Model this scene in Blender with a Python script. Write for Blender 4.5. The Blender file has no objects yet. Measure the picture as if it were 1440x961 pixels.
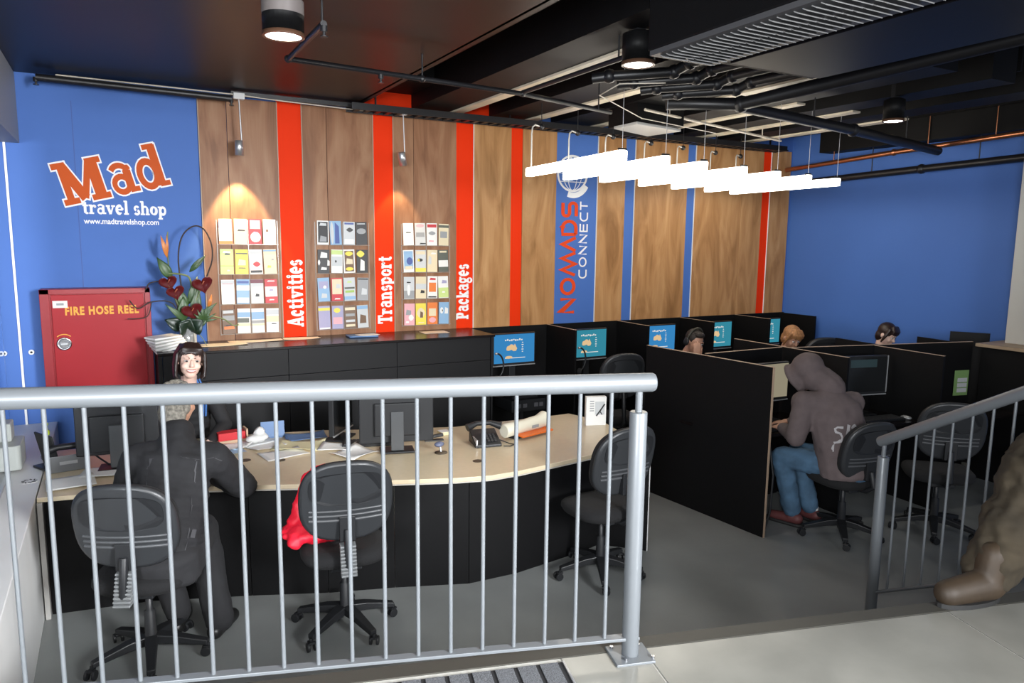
import bpy, bmesh, math, random
from mathutils import Matrix, Vector, Euler
random.seed(7)
SC = bpy.context.scene
COL = SC.collection
# ------------------------------------------------------------------ camera, world, lights, exposure
_y, _p, _r = math.radians(28.651), math.radians(7.904), math.radians(0.661)
_f = Vector((math.sin(_y)*math.cos(_p), math.cos(_y)*math.cos(_p), -math.sin(_p)))
_rt = Vector((math.cos(_y), -math.sin(_y), 0)); _up = _rt.cross(_f)
_r2 = _rt*math.cos(_r) + _up*math.sin(_r); _u2 = -_rt*math.sin(_r) + _up*math.cos(_r)
cam = bpy.data.objects.new('camera', bpy.data.cameras.new('camera'))
cam.data.sensor_width = 36; cam.data.lens = 25.636; cam.data.clip_start = .05
cam.matrix_world = Matrix(((_r2.x, _u2.x, -_f.x, 0), (_r2.y, _u2.y, -_f.y, 0), (_r2.z, _u2.z, -_f.z, 2.25), (0, 0, 0, 1)))
COL.objects.link(cam); SC.camera = cam
SC.view_settings.view_transform = 'Standard'; SC.view_settings.look = 'None'
SC.view_settings.gamma = 1; SC.view_settings.use_curve_mapping = False
SC.view_settings.exposure = 0.0
W = bpy.data.worlds.new('world'); SC.world = W; W.use_nodes = True
W.node_tree.nodes['Background'].inputs[0].default_value = (.62, .72, .9, 1)
W.node_tree.nodes['Background'].inputs[1].default_value = 0.27

def area(name, loc, target, sx, sy, power, color=(1, 1, 1), spread=180):
    l = bpy.data.lights.new(name, 'AREA'); l.shape = 'RECTANGLE'; l.size = sx; l.size_y = sy
    l.energy = power; l.color = color; l.spread = math.radians(spread)
    o = bpy.data.objects.new(name, l); o.location = loc
    o.rotation_euler = (Vector(target)-Vector(loc)).to_track_quat('-Z', 'Y').to_euler(); COL.objects.link(o); return o
# daylight through the street front behind and to the left of the photographer
area('street_window_light', (-3.4, -2.4, 2.3), (.6, 6.0, 1.6), 2.6, 2.0, 520, (.92, .96, 1))
area('added_rear_fill', (2.2, -3.6, 2.6), (1.0, 6.0, 1.2), 2.2, 1.8, 170, (.98, .98, 1))  # added fill from behind the camera, not an actual entrance
area('added_left_fill', (2.9, -2.6, 2.7), (-.5, 4.2, .5), 1.0, 1.6, 150, (.96, .98, 1), 70)  # added narrow-spread fill that brightens the left side; no doorway stands there
# the photographer's flash
area('flash_light', (-.15, -.2, 2.55), (1.2, 5.5, 1.2), .25, .25, 70, (1, .98, .95))
# ------------------------------------------------------------------ materials
MATS = {}
def mat(name, col, rough=.5, metal=0, noise=0, scale=8, stretch=(1, 1, 1), bump=0, emit=None, es=1, trans=0, coat=0, spec=.5, alpha=1):
    if name in MATS: return MATS[name]
    m = bpy.data.materials.new(name); m.use_nodes = True; nt = m.node_tree; b = nt.nodes['Principled BSDF']
    b.inputs['Base Color'].default_value = (*col, 1); b.inputs['Roughness'].default_value = rough
    b.inputs['Metallic'].default_value = metal; b.inputs['Specular IOR Level'].default_value = spec
    if trans: b.inputs['Transmission Weight'].default_value = trans
    if coat: b.inputs['Coat Weight'].default_value = coat
    if alpha < 1: b.inputs['Alpha'].default_value = alpha
    if emit: b.inputs['Emission Color'].default_value = (*emit, 1); b.inputs['Emission Strength'].default_value = es
    if noise or bump:
        tc = nt.nodes.new('ShaderNodeTexCoord'); mp = nt.nodes.new('ShaderNodeMapping'); mp.inputs['Scale'].default_value = stretch
        nz = nt.nodes.new('ShaderNodeTexNoise'); nz.inputs['Scale'].default_value = scale; nz.inputs['Detail'].default_value = 6
        nt.links.new(tc.outputs['Object'], mp.inputs[0]); nt.links.new(mp.outputs[0], nz.inputs['Vector'])
        if noise:
            r = nt.nodes.new('ShaderNodeValToRGB'); a = r.color_ramp.elements
            a[0].position = .3; a[1].position = .7
            a[0].color = (*[max(0, c*(1-noise)) for c in col], 1); a[1].color = (*[min(1, c*(1+noise)) for c in col], 1)
            nt.links.new(nz.outputs[0], r.inputs[0]); nt.links.new(r.outputs[0], b.inputs['Base Color'])
        if bump:
            bp = nt.nodes.new('ShaderNodeBump'); bp.inputs['Strength'].default_value = bump; bp.inputs['Distance'].default_value = .01
            nt.links.new(nz.outputs[0], bp.inputs['Height']); nt.links.new(bp.outputs[0], b.inputs['Normal'])
    MATS[name] = m; return m
def emis(name, col, s):
    if name in MATS: return MATS[name]
    m = bpy.data.materials.new(name); m.use_nodes = True; nt = m.node_tree; nt.nodes.clear()
    e = nt.nodes.new('ShaderNodeEmission'); e.inputs[0].default_value = (*col, 1); e.inputs[1].default_value = s
    o = nt.nodes.new('ShaderNodeOutputMaterial'); nt.links.new(e.outputs[0], o.inputs[0]); MATS[name] = m; return m
def wood_mat(name, c1, c2, c3, seed):
    m = bpy.data.materials.new(name); m.use_nodes = True; nt = m.node_tree; b = nt.nodes['Principled BSDF']; N = nt.nodes.new; L = nt.links.new
    b.inputs['Roughness'].default_value = .5; b.inputs['Specular IOR Level'].default_value = .25; b.inputs['Coat Weight'].default_value = .04; b.inputs['Coat Roughness'].default_value = .25
    tc = N('ShaderNodeTexCoord'); mp = N('ShaderNodeMapping'); mp.inputs['Scale'].default_value = (3.2, 1, .7); mp.inputs['Location'].default_value = (seed*3.7, seed, seed*1.9)
    oi = N('ShaderNodeObjectInfo'); ad = N('ShaderNodeVectorMath'); ad.operation = 'ADD'; cb = N('ShaderNodeCombineXYZ'); ml = N('ShaderNodeMath'); ml.operation = 'MULTIPLY'; ml.inputs[1].default_value = 40
    L(oi.outputs['Random'], ml.inputs[0]); L(ml.outputs[0], cb.inputs[0]); L(ml.outputs[0], cb.inputs[2])
    L(tc.outputs['Object'], mp.inputs[0]); L(mp.outputs[0], ad.inputs[0]); L(cb.outputs[0], ad.inputs[1])
    n1 = N('ShaderNodeTexNoise'); n1.inputs['Scale'].default_value = 1.6; n1.inputs['Detail'].default_value = 8; n1.inputs['Distortion'].default_value = 1.4
    L(ad.outputs[0], n1.inputs['Vector'])
    m2 = N('ShaderNodeMapping'); m2.inputs['Scale'].default_value = (26, 1, 1.6); L(ad.outputs[0], m2.inputs[0])
    n2 = N('ShaderNodeTexNoise'); n2.inputs['Scale'].default_value = 2.5; n2.inputs['Detail'].default_value = 5; L(m2.outputs[0], n2.inputs['Vector'])
    mx = N('ShaderNodeMath'); mx.operation = 'MULTIPLY_ADD'; mx.inputs[1].default_value = .2; L(n2.outputs[0], mx.inputs[0]); L(n1.outputs[0], mx.inputs[2])
    r = N('ShaderNodeValToRGB'); e = r.color_ramp.elements; e[0].position = .36; e[1].position = .82
    e[0].color = (*c1, 1); e[1].color = (*c3, 1); k = e.new(.58); k.color = (*c2, 1)
    L(mx.outputs[0], r.inputs[0]); L(r.outputs[0], b.inputs['Base Color'])
    bp = N('ShaderNodeBump'); bp.inputs['Strength'].default_value = .08; L(n2.outputs[0], bp.inputs['Height']); L(bp.outputs[0], b.inputs['Normal'])
    MATS[name] = m; return m
WOOD_A = wood_mat('veneer_rose', (.18, .078, .038), (.28, .135, .07), (.37, .205, .115), 1)
WOOD_B = wood_mat('veneer_gold', (.26, .125, .045), (.42, .215, .085), (.54, .31, .14), 5)
BLUE = mat('blue_paint', (.068, .160, .47), .55, noise=.04, scale=1.2, spec=.2)
RED = mat('orange_red_paint', (.80, .036, .003), .6, spec=.12)
BLK = mat('black_laminate', (.0045, .0045, .005), .55, noise=.15, scale=60, spec=.2)
BLKT = mat('black_glossy_top', (.008, .006, .006), .25, spec=.35)
CEIL = mat('black_ceiling', (.004, .004, .0045), .6, spec=.2, noise=.2, scale=3)
SOFF = mat('dark_soffit', (.007, .006, .007), .42, spec=.3, noise=.2, scale=1.5)
PIPE = mat('black_pipe', (.010, .010, .012), .4)
PURL = mat('grey_beige_purlin', (.62, .56, .44), .4, noise=.2, scale=4)
BAND = mat('pale_edge_band', (.42, .30, .21), .5)
TAN = mat('sand_worktop', (.66, .55, .38), .33, noise=.03, scale=30, coat=.1)
GREYM = mat('grey_metal_paint', (.145, .158, .170), .42, metal=.15, coat=.1)
PLAST = mat('black_plastic', (.016, .017, .019), .42, spec=.4)
FABR = mat('black_fabric', (.008, .008, .009), .95, bump=.3, scale=150)
WHITE = mat('white_paint', (.75, .75, .74), .5)
PAPER = mat('white_paper', (.80, .80, .78), .6)
CHROME = mat('chrome', (.6, .6, .62), .2, metal=1)
ALU = mat('aluminium', (.55, .56, .58), .35, metal=.8)
FLOOR = mat('grey_vinyl_floor', (.23, .242, .24), .36, noise=.12, scale=2.2)
TILE = mat('pale_grey_tile', (.225, .222, .198), .18, noise=.16, scale=2.6)
GROUT = mat('grout', (.55, .54, .5), .7)
COPPER = mat('copper', (.55, .22, .11), .3, metal=.9)
WLET = mat('white_vinyl', (.85, .85, .85), .5)
SKIN = mat('skin', (.50, .27, .18), .5, noise=.06, scale=20)
SKINL = mat('fair_skin', (.82, .56, .46), .45, noise=.04, scale=20)
# ------------------------------------------------------------------ mesh helpers
class MB:
    def __init__(s, T=None): s.v = []; s.f = []; s.mi = []; s.sm = []; s.T = T or Matrix()
    def add(s, vs, fs, m=0, smooth=False):
        o = len(s.v); s.v += [s.T @ Vector(p) for p in vs]
        for f in fs: s.f.append([i+o for i in f]); s.mi.append(m); s.sm.append(smooth)
        return s
    def box(s, c, d, rot=None, m=0):
        x, y, z = d[0]/2, d[1]/2, d[2]/2; M = rot.to_matrix() if isinstance(rot, Euler) else (rot or Matrix.Identity(3))
        vs = [Vector(c)+M @ Vector((i*x, j*y, k*z)) for i in (-1, 1) for j in (-1, 1) for k in (-1, 1)]
        return s.add(vs, [(0, 1, 3, 2), (4, 6, 7, 5), (0, 4, 5, 1), (2, 3, 7, 6), (0, 2, 6, 4), (1, 5, 7, 3)], m)
    def bb(s, a, b, m=0):
        return s.box([(a[i]+b[i])/2 for i in range(3)], [abs(b[i]-a[i]) for i in range(3)], None, m)
    def tube(s, pts, r, n=10, m=0, caps=True):
        P = [Vector(p) for p in pts]; R = r if isinstance(r, (list, tuple)) else [r]*len(P)
        vs = []; pr = None
        for i, p in enumerate(P):
            t = (P[min(i+1, len(P)-1)]-P[max(i-1, 0)]).normalized()
            if pr is None: a = t.orthogonal().normalized()
            else:
                a = pr - t*pr.dot(t); a = a.normalized() if a.length > 1e-6 else t.orthogonal().normalized()
            pr = a; b = t.cross(a)
            for k in range(n):
                q = 2*math.pi*k/n; vs.append(p+(a*math.cos(q)+b*math.sin(q))*R[i])
        fs = [(i*n+k, i*n+(k+1) % n, (i+1)*n+(k+1) % n, (i+1)*n+k) for i in range(len(P)-1) for k in range(n)]
        s.add(vs, fs, m, True)
        if caps: s.add(vs[:n], [tuple(range(n))[::-1]], m); s.add(vs[-n:], [tuple(range(n))], m)
        return s
    def lathe(s, prof, c=(0, 0, 0), n=20, m=0, caps=True):
        vs = [Vector(c)+Vector((r*math.cos(2*math.pi*k/n), r*math.sin(2*math.pi*k/n), z)) for r, z in prof for k in range(n)]
        fs = [(i*n+k, i*n+(k+1) % n, (i+1)*n+(k+1) % n, (i+1)*n+k) for i in range(len(prof)-1) for k in range(n)]
        s.add(vs, fs, m, True); L = len(prof)
        if not caps: return s
        s.add(vs[:n], [tuple(range(n))[::-1]], m); s.add(vs[(L-1)*n:], [tuple(range(n))], m); return s
    def ell(s, c, r, rot=None, n=14, m=0):
        M = rot if rot is not None else Matrix.Identity(3); r = (r, r, r) if isinstance(r, (int, float)) else r
        h = n//2; vs = []; c = Vector(c)
        for i in range(h+1):
            t = math.pi*i/h
            for k in range(n):
                q = 2*math.pi*k/n; vs.append(c+M @ Vector((r[0]*math.sin(t)*math.cos(q), r[1]*math.sin(t)*math.sin(q), r[2]*math.cos(t))))
        fs = [(i*n+k, (i+1)*n+k, (i+1)*n+(k+1) % n, i*n+(k+1) % n) for i in range(h) for k in range(n)]
        return s.add(vs, fs, m, True)
    def cap(s, a, b, ra, rb, n=12, m=0):          # tapered capsule
        a = Vector(a); b = Vector(b); k = 4
        t = (b-a).normalized(); pts = []; R = []
        for i in range(k): q = math.pi/2*i/k; pts.append(a-t*ra*math.cos(q)); R.append(max(ra*math.sin(q), ra*.05))
        pts.append(a); R.append(ra); pts.append(b); R.append(rb)
        for i in range(k-1, -1, -1): q = math.pi/2*i/k; pts.append(b+t*rb*math.cos(q)); R.append(max(rb*math.sin(q), rb*.05))
        return s.tube(pts, R, n, m)
    def chain(s, pts, rs, n=12, m=0):
        for i in range(len(pts)-1): s.cap(pts[i], pts[i+1], rs[i], rs[i+1], n, m)
        return s
    def prism(s, poly, z0, z1, m=0, smooth=False):
        n = len(poly); vs = [(p[0], p[1], z0) for p in poly]+[(p[0], p[1], z1) for p in poly]
        s.add(vs, [tuple(range(n))[::-1], tuple(range(n, 2*n))], m)
        s.add(vs, [(i, (i+1) % n, n+(i+1) % n, n+i) for i in range(n)], m, smooth); return s
    def sheet(s, pts, nu, nv, m=0, th=.0):       # grid of points, row major (nv rows of nu)
        fs = [(j*nu+i, j*nu+i+1, (j+1)*nu+i+1, (j+1)*nu+i) for j in range(nv-1) for i in range(nu-1)]
        return s.add(pts, fs, m, True)
    def build(s, name, mats, parent=None, bevel=0, w=False, solid=0, sub=0, remesh=0, smooth_it=0, kind=None, label=None, seg=2, disp=None):
        vs = s.v
        if w and parent is not None:
            M = parent.matrix_world_c.inverted() if hasattr(parent, 'matrix_world_c') else WM(parent).inverted(); vs = [M @ p for p in vs]
        loc = Vector((0, 0, 0))
        if parent is None:
            xs = [p.x for p in vs]; ys = [p.y for p in vs]; zs = [p.z for p in vs]
            loc = Vector(((min(xs)+max(xs))/2, (min(ys)+max(ys))/2, min(zs))); vs = [p-loc for p in vs]
        me = bpy.data.meshes.new(name); me.from_pydata([tuple(p) for p in vs], [], s.f)
        mats = mats if isinstance(mats, (list, tuple)) else [mats]
        for mt in mats: me.materials.append(mt)
        me.polygons.foreach_set('material_index', s.mi); me.polygons.foreach_set('use_smooth', s.sm)
        bm = bmesh.new(); bm.from_mesh(me)
        if bevel or remesh or sub: bmesh.ops.remove_doubles(bm, verts=bm.verts, dist=1e-5)
        bmesh.ops.recalc_face_normals(bm, faces=bm.faces) if not solid else None
        bm.to_mesh(me); bm.free(); me.update()
        o = bpy.data.objects.new(name, me); COL.objects.link(o); o.location = loc
        if parent is not None: o.parent = parent
        if solid: q = o.modifiers.new('s', 'SOLIDIFY'); q.thickness = solid; q.offset = 0
        if remesh: q = o.modifiers.new('r', 'REMESH'); q.mode = 'VOXEL'; q.voxel_size = remesh; q.use_smooth_shade = True
        if smooth_it: q = o.modifiers.new('sm', 'SMOOTH'); q.iterations = smooth_it; q.factor = .6
        if disp:
            t = bpy.data.textures.get('clouds%g' % disp[1])
            if not t: t = bpy.data.textures.new('clouds%g' % disp[1], 'CLOUDS'); t.noise_scale = disp[1]
            q = o.modifiers.new('d', 'DISPLACE'); q.texture = t; q.strength = disp[0]; q.mid_level = .5
        if bevel: q = o.modifiers.new('b', 'BEVEL'); q.width = bevel; q.segments = seg; q.limit_method = 'ANGLE'; q.angle_limit = .6
        if sub: q = o.modifiers.new('u', 'SUBSURF'); q.levels = sub; q.render_levels = sub
        if kind: o['kind'] = kind
        if label: o['label'] = label
        return o
def WM(o):
    M = Matrix.Translation(o.location) @ o.rotation_euler.to_matrix().to_4x4()
    return (WM(o.parent) @ M) if o.parent else M
def thing(name, label, cat, loc=(0, 0, 0), rz=0, group=None):
    o = bpy.data.objects.new(name, None); COL.objects.link(o); o.location = loc; o.rotation_euler = (0, 0, rz)
    o.empty_display_size = .05; o['label'] = label; o['category'] = cat
    if group: o['group'] = group
    return o
def tag(o, label, cat, group=None):
    o['label'] = label; o['category'] = cat
    if group: o['group'] = group
    return o
def struct(o): o['kind'] = 'structure'; return o
def dup(root, loc, rz, label=None, group=None):
    r = root.copy(); COL.objects.link(r); r.location = loc; r.rotation_euler = (0, 0, rz)
    if label: r['label'] = label
    if group: r['group'] = group
    for ch in list(root.children):
        c = ch.copy(); COL.objects.link(c); c.parent = r
        for g in ch.children: d = g.copy(); COL.objects.link(d); d.parent = c
    return r
def bx(name, a, b, m, parent=None, **k): return MB().bb(a, b).build(name, m, parent, **k)
def rrect(w, h, r, n=5):
    P = []
    for cx, cy, a0 in ((w/2-r, h/2-r, 0), (-w/2+r, h/2-r, 90), (-w/2+r, -h/2+r, 180), (w/2-r, -h/2+r, 270)):
        for i in range(n+1): q = math.radians(a0+90*i/n); P.append((cx+r*math.cos(q), cy+r*math.sin(q)))
    return P
def sell(w, h, e=2.6, n=36):
    P = []
    for i in range(n):
        q = 2*math.pi*i/n; c, s_ = math.cos(q), math.sin(q)
        P.append((w/2*abs(c)**(2/e)*(1 if c >= 0 else -1), h/2*abs(s_)**(2/e)*(1 if s_ >= 0 else -1)))
    return P
def text_mb(string, size, T, extrude=.0015, offset=0, sx=1.0, align='LEFT', spacing=1.0):
    cu = bpy.data.curves.new('t', 'FONT'); cu.body = string; cu.size = size; cu.extrude = extrude; cu.offset = offset; cu.align_x = align; cu.space_character = spacing; cu.resolution_u = 4
    o = bpy.data.objects.new('t', cu); COL.objects.link(o); dg = bpy.context.evaluated_depsgraph_get(); dg.update()
    me = bpy.data.meshes.new_from_object(o.evaluated_get(dg)); mb = MB(T @ Matrix.Diagonal((sx, 1, 1, 1)))
    mb.add([tuple(v.co) for v in me.vertices], [tuple(p.vertices) for p in me.polygons])
    bpy.data.objects.remove(o); bpy.data.curves.remove(cu); bpy.data.meshes.remove(me); return mb
def frame(o, x, y):                               # 4x4 with origin o, x axis, y axis
    x = Vector(x).normalized(); y = Vector(y); y = (y-x*y.dot(x)).normalized(); z = x.cross(y)
    return Matrix(((x.x, y.x, z.x, o[0]), (x.y, y.y, z.y, o[1]), (x.z, y.z, z.z, o[2]), (0, 0, 0, 1)))
WALLF = lambda x, z, y=6.9: frame((x, y, z), (1, 0, 0), (0, 0, 1))        # lettering frame on the back wall, facing the room
# ------------------------------------------------------------------ stroke lettering (slab letters and wide sans letters)
def arc(cx, cy, rx, ry, a0, a1, n=14): return [(cx+rx*math.cos(math.radians(a0+(a1-a0)*i/n)), cy+ry*math.sin(math.radians(a0+(a1-a0)*i/n))) for i in range(n+1)]
def ribbon(mb, pts, w, z0, z1, grow=0):
    P = [Vector((p[0], p[1])) for p in pts]; wl = w if isinstance(w, (list, tuple)) else [w]*len(P); n = len(P)
    L_, R_ = [], []
    for i, p in enumerate(P):
        t = (P[min(i+1, n-1)]-P[max(i-1, 0)]).normalized(); q = Vector((-t.y, t.x))
        if 0 < i < n-1:
            a = (P[i]-P[i-1]).normalized(); q2 = Vector((-a.y, a.x)); k = max(q.dot(q2), .45)
        else: k = 1
        e = t*(grow if i == n-1 else (-grow if i == 0 else 0))
        L_.append(p+e+q*(wl[i]/2+grow)/k); R_.append(p+e-q*(wl[i]/2+grow)/k)
    vs = [(v.x, v.y, z) for z in (z0, z1) for v in L_+R_]; m = 2*n
    fs = []
    for i in range(n-1):
        fs += [(m+i, m+n+i, m+n+i+1, m+i+1), (i, i+1, n+i+1, n+i), (i, m+i, m+i+1, i+1), (n+i, n+i+1, m+n+i+1, m+n+i)]
    fs += [(0, n, m+n, m), (n-1, m+n-1, m+2*n-1, 2*n-1)]
    mb.add(vs, fs)
def V(x, a, b, w=.3): return ([(x, a), (x, b)], w)
def H(a, b, y, w=.14): return ([(a, y), (b, y)], w)
SLAB = {
 'A': (1.35, [([(.62, 1.38), (.2, .05)], .16), ([(.68, 1.38), (1.08, .05)], .32), H(.35, .95, .42), H(0, .45, .06), H(.78, 1.4, .06)]),
 'T': (1.25, [V(.62, 0, 1.35, .34), H(.05, 1.2, 1.3, .17), V(.11, .95, 1.35, .13), V(1.13, .95, 1.35, .13), H(.32, .92, .06)]),
 'P': (1.15, [V(.3, 0, 1.35, .32), H(0, .5, 1.31), H(0, .62, .06), (arc(.5, .95, .38, .36, 90, -90), [.14]*3+[.3]*9+[.14]*3), H(.3, .52, 1.31, .13), H(.3, .52, .6, .13)]),
 'M': (1.9, [V(.32, 0, 1.3, .24), V(1.5, 0, 1.3, .4), ([(.34, 1.3), (.88, .12)], .34), ([(1.4, 1.3), (.88, .12)], .2), H(0, .5, 1.3, .16), H(1.3, 1.85, 1.3, .16), H(.05, .62, .07, .16), H(1.15, 1.85, .07, .16)]),
 'a': (1.05, [(arc(.42, .32, .29, .27, 0, 360, 20), .16), V(.74, .08, .75, .28), (arc(.44, .72, .32, .25, 10, 150), [.3]*3+[.16]*12), H(.7, 1.05, .08)]),
 'c': (.92, [(arc(.48, .5, .34, .42, 40, 320, 18), [.14, .18]+[.28]*15+[.12, .1]), ([(.7, .62), (.7, .86)], .2)]),
 'd': (1.15, [(arc(.42, .5, .34, .44, 0, 360, 22), .2), V(.84, .05, 1.45, .3), H(.5, .95, 1.42), H(.8, 1.18, .08)]),
 'e': (.98, [(arc(.48, .5, .33, .42, 0, 310, 18), [.3]*2+[.14]*2+[.28]*13+[.12, .1]), H(.22, .86, .5, .13)]),
 'g': (1.02, [(arc(.42, .6, .28, .32, 0, 360, 20), .2), (arc(.45, -.15, .33, .22, 0, 360, 20), .15), ([(.3, .28), (.22, .1), (.5, .05)], .14), H(.7, 1.0, .9)]),
 'h': (1.15, [V(.27, 0, 1.45, .28), H(0, .35, 1.42), H(.02, .52, .06), (arc(.58, .62, .28, .28, 170, 0), .18), V(.86, 0, .65, .28), H(.64, 1.12, .06)]),
 'i': (.58, [V(.29, 0, .92, .28), H(.02, .4, .88), H(.02, .56, .06), (arc(.29, 1.22, .08, .08, 0, 360, 12), .17)]),
 'k': (1.12, [V(.27, 0, 1.45, .28), H(0, .35, 1.42), H(.02, .5, .06), ([(.36, .42), (.82, .88)], .14), ([(.48, .5), (.88, .05)], .28), H(.6, 1.02, .88), H(.64, 1.14, .06)]),
 'l': (.58, [V(.29, 0, 1.45, .28), H(.02, .35, 1.42), H(.02, .56, .06)]),
 'n': (1.15, [V(.27, 0, .92, .28), H(0, .35, .88), H(.02, .52, .06), (arc(.58, .62, .28, .28, 170, 0), .18), V(.86, 0, .65, .28), H(.64, 1.12, .06)]),
 'o': (.98, [(arc(.48, .48, .32, .4, 0, 360, 22), [.3, .3, .28, .22, .16, .14, .16, .22, .28, .3, .3, .3, .28, .22, .18, .14, .14, .18, .22, .28, .3, .3, .3])]),
 'p': (1.12, [V(.27, -.4, .92, .28), H(0, .35, .88), H(.02, .54, -.38), (arc(.6, .48, .3, .4, 0, 360, 22), .22)]),
 'r': (.9, [V(.27, 0, .92, .28), H(0, .35, .88), H(.02, .56, .06), (arc(.62, .55, .28, .32, 150, 70), .16), (arc(.72, .78, .06, .06, 0, 360, 10), .14)]),
 's': (.82, [(arc(.4, .68, .24, .21, 25, 250, 12), .2), (arc(.42, .27, .26, .22, 70, -155, 12), .22)]),
 't': (.72, [V(.32, .1, 1.2, .28), H(.04, .66, .86), (arc(.5, .2, .18, .16, 180, 320, 8), .16)]),
 'v': (1.08, [([(.2, .9), (.52, .02)], .28), ([(.86, .9), (.54, .02)], .14), H(0, .46, .88), H(.64, 1.08, .88)]),
}
def wide(w): return {
 'N': (1.25, [([(.1, 0), (.1, 1), (1.1, .0), (1.1, 1)], w)]),
 'O': (1.4, [(arc(.68, .5, .55, .45, 0, 360, 28), w)]),
 'M': (1.7, [([(.0, 0), (.42, .95), (.85, .0), (1.28, .95), (1.7, 0)], w)]),
 'A': (1.0, [([(0, 0), (.5, .95), (1.0, 0)], w)]),
 'D': (1.25, [([(.1, 0), (.1, .95), (.6, .95)]+arc(.6, .475, .48, .475, 90, -90, 12)+[(.1, 0.0)], w)]),
 'S': (1.15, [([(1.05, .95)]+arc(.32, .715, .24, .235, 90, 270, 8)+arc(.82, .24, .24, .24, 90, -90, 8)+[(.08, 0)], w)]),
 'C': (1.25, [([(1.15, .95)]+arc(.5, .475, .42, .475, 90, 270, 12)+[(1.15, 0)], w)]),
 'E': (1.15, [([(1.05, .95), (.1, .95), (.1, 0), (1.05, 0)], w), ([(.1, .5), (1.0, .5)], w)]),
 'T': (1.1, [([(0, .95), (1.05, .95)], w), ([(.52, .95), (.52, 0)], w)]),
}
def word(name, s, font, size, T, m, parent, sx=1, gap=.08, z=(0, .004), grow=0, world=False):
    x = 0; out = []
    for ch in s:
        if ch == ' ': x += .55; continue
        adv, st = font[ch]; mb = MB(T @ Matrix.Diagonal((size*sx, size, 1, 1)) @ Matrix.Translation((x, 0, 0)))
        for k, (pts, wd) in enumerate(st): ribbon(mb, pts, wd, z[0], z[1]+.0002*k, grow)
        out.append(mb.build(name, m, parent, w=True)); x += adv+gap
    return out
# ------------------------------------------------------------------ setting: floors, walls, ceiling
def kerb(x, off=0): return (x+.27*off, 2.03-.28*(x-1.67)+.963*off)
floor = struct(bx('floor', (-1.6, 1.2, -.06), (8.6, 7.0, 0), FLOOR))
wb = struct(bx('wall_back', (-2.2, 6.9, 0), (8.1, 7.05, 3.9), [BLUE]))
wr = struct(bx('wall_right', (7.95, 1.0, 0), (8.1, 6.9, 3.779), BLUE))
ceil = struct(bx('ceiling', (-2.2, -.5, 3.78), (8.1, 7.05, 3.9), CEIL))
sof = struct(bx('trim_1', (-2.2, -.5, 3.48), (2.06, 6.9, 3.56), SOFF))
bx('soffit_fascia', (2.04, -.5, 3.48), (2.10, 6.9, 3.779), SOFF, sof, w=True)
for (xa, xb, c) in ((2.1, 3.98, RED), (3.98, 5.3, BLUE)):
    bx('upper_wall_paint', (xa, 6.885, 3.44), (xb, 6.9, 3.779), c, wb, w=True)
# striped wall: veneer panels and painted stripes, each its own panel
for a, b in ((.705, .93), (.93, 1.35), (1.57, 1.79), (1.79, 2.23), (2.43, 2.64), (2.64, 3.10), (3.29, 3.73), (3.865, 4.29), (4.83, 5.22), (5.355, 6.15), (6.275, 7.06), (7.06, 7.42), (7.555, 7.92)):
    bx('veneer_panel', (a+.002, 6.882, 1.33), (b-.002, 6.9, 3.44), WOOD_A if a < 3.1 else WOOD_B, wb, w=True, bevel=.0015)
for a, b, c in ((1.35, 1.57, RED), (2.23, 2.43, RED), (3.10, 3.29, RED), (3.73, 3.865, RED), (4.29, 4.83, BLUE), (5.22, 5.355, BLUE), (6.15, 6.275, BLUE), (7.42, 7.555, RED)):
    bx('painted_stripe', (a, 6.89, 1.33), (b, 6.9, 3.46), c, wb, w=True)
for x in (.703, 1.352, 1.568, 2.232, 2.432, 3.292, 4.832, 5.355, 6.272, 7.557): bx('edge_bead', (x-.004, 6.879, 1.33), (x+.003, 6.9, 3.44), PAPER if x > 3 else BAND, wb, w=True)
for x in (-.68,): bx('edge_bead', (x-.008, 6.886, .3), (x+.008, 6.9, 3.04), WLET, wb, w=True)
for x in (-.22,): bx('panel_joint', (x-.003, 6.897, .3), (x+.003, 6.9, 3.3), mat('joint_blue', (.03, .09, .33), .5), wb, w=True)
for x in (-.79, -.61):
    b = MB(); b.tube([(x, 6.9, 1.32), (x, 6.885, 1.32)], .02, 14); b.tube([(x, 6.9, 1.32), (x, 6.882, 1.32)], .009, 10, 1); b.build('round_fixing', [WHITE, BLK], wb, w=True)
# low white wall on the left with glass on top
lw = struct(bx('wall_left', (-.80, 2.72, 0), (-.47, 6.9, .735), WHITE, bevel=.004))
for x in (-.77, -.66): bx('glass_channel', (x-.012, 2.74, .735), (x+.012, 6.2, .752), ALU, lw, w=True)
GLASS = mat('window_glass', (.85, .93, 1), .02, trans=1, spec=.5)
wn = struct(bx('window_1', (-.722, 2.74, .745), (-.71, 6.2, 2.93), GLASS))
b = MB()
b.lathe([(.05, .735), (.05, .7365)], (-.53, 5.25, 0), 24, 0)
for i in range(9):
    q = i*math.pi/4.5; b.box((-.53+.033*math.cos(q), 5.25+.033*math.sin(q), .7372), (.022, .007, .0012), Euler((0, 0, q+.7)), 1)
b.build('round_floor_vent', [WHITE, BLK], lw, w=True)
struct(bx('trim_2', (-1.7, 2.3, 2.95), (-.58, 6.899, 3.478), mat('grey_bulkhead', (.26, .27, .29), .5), bevel=.004))
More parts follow.
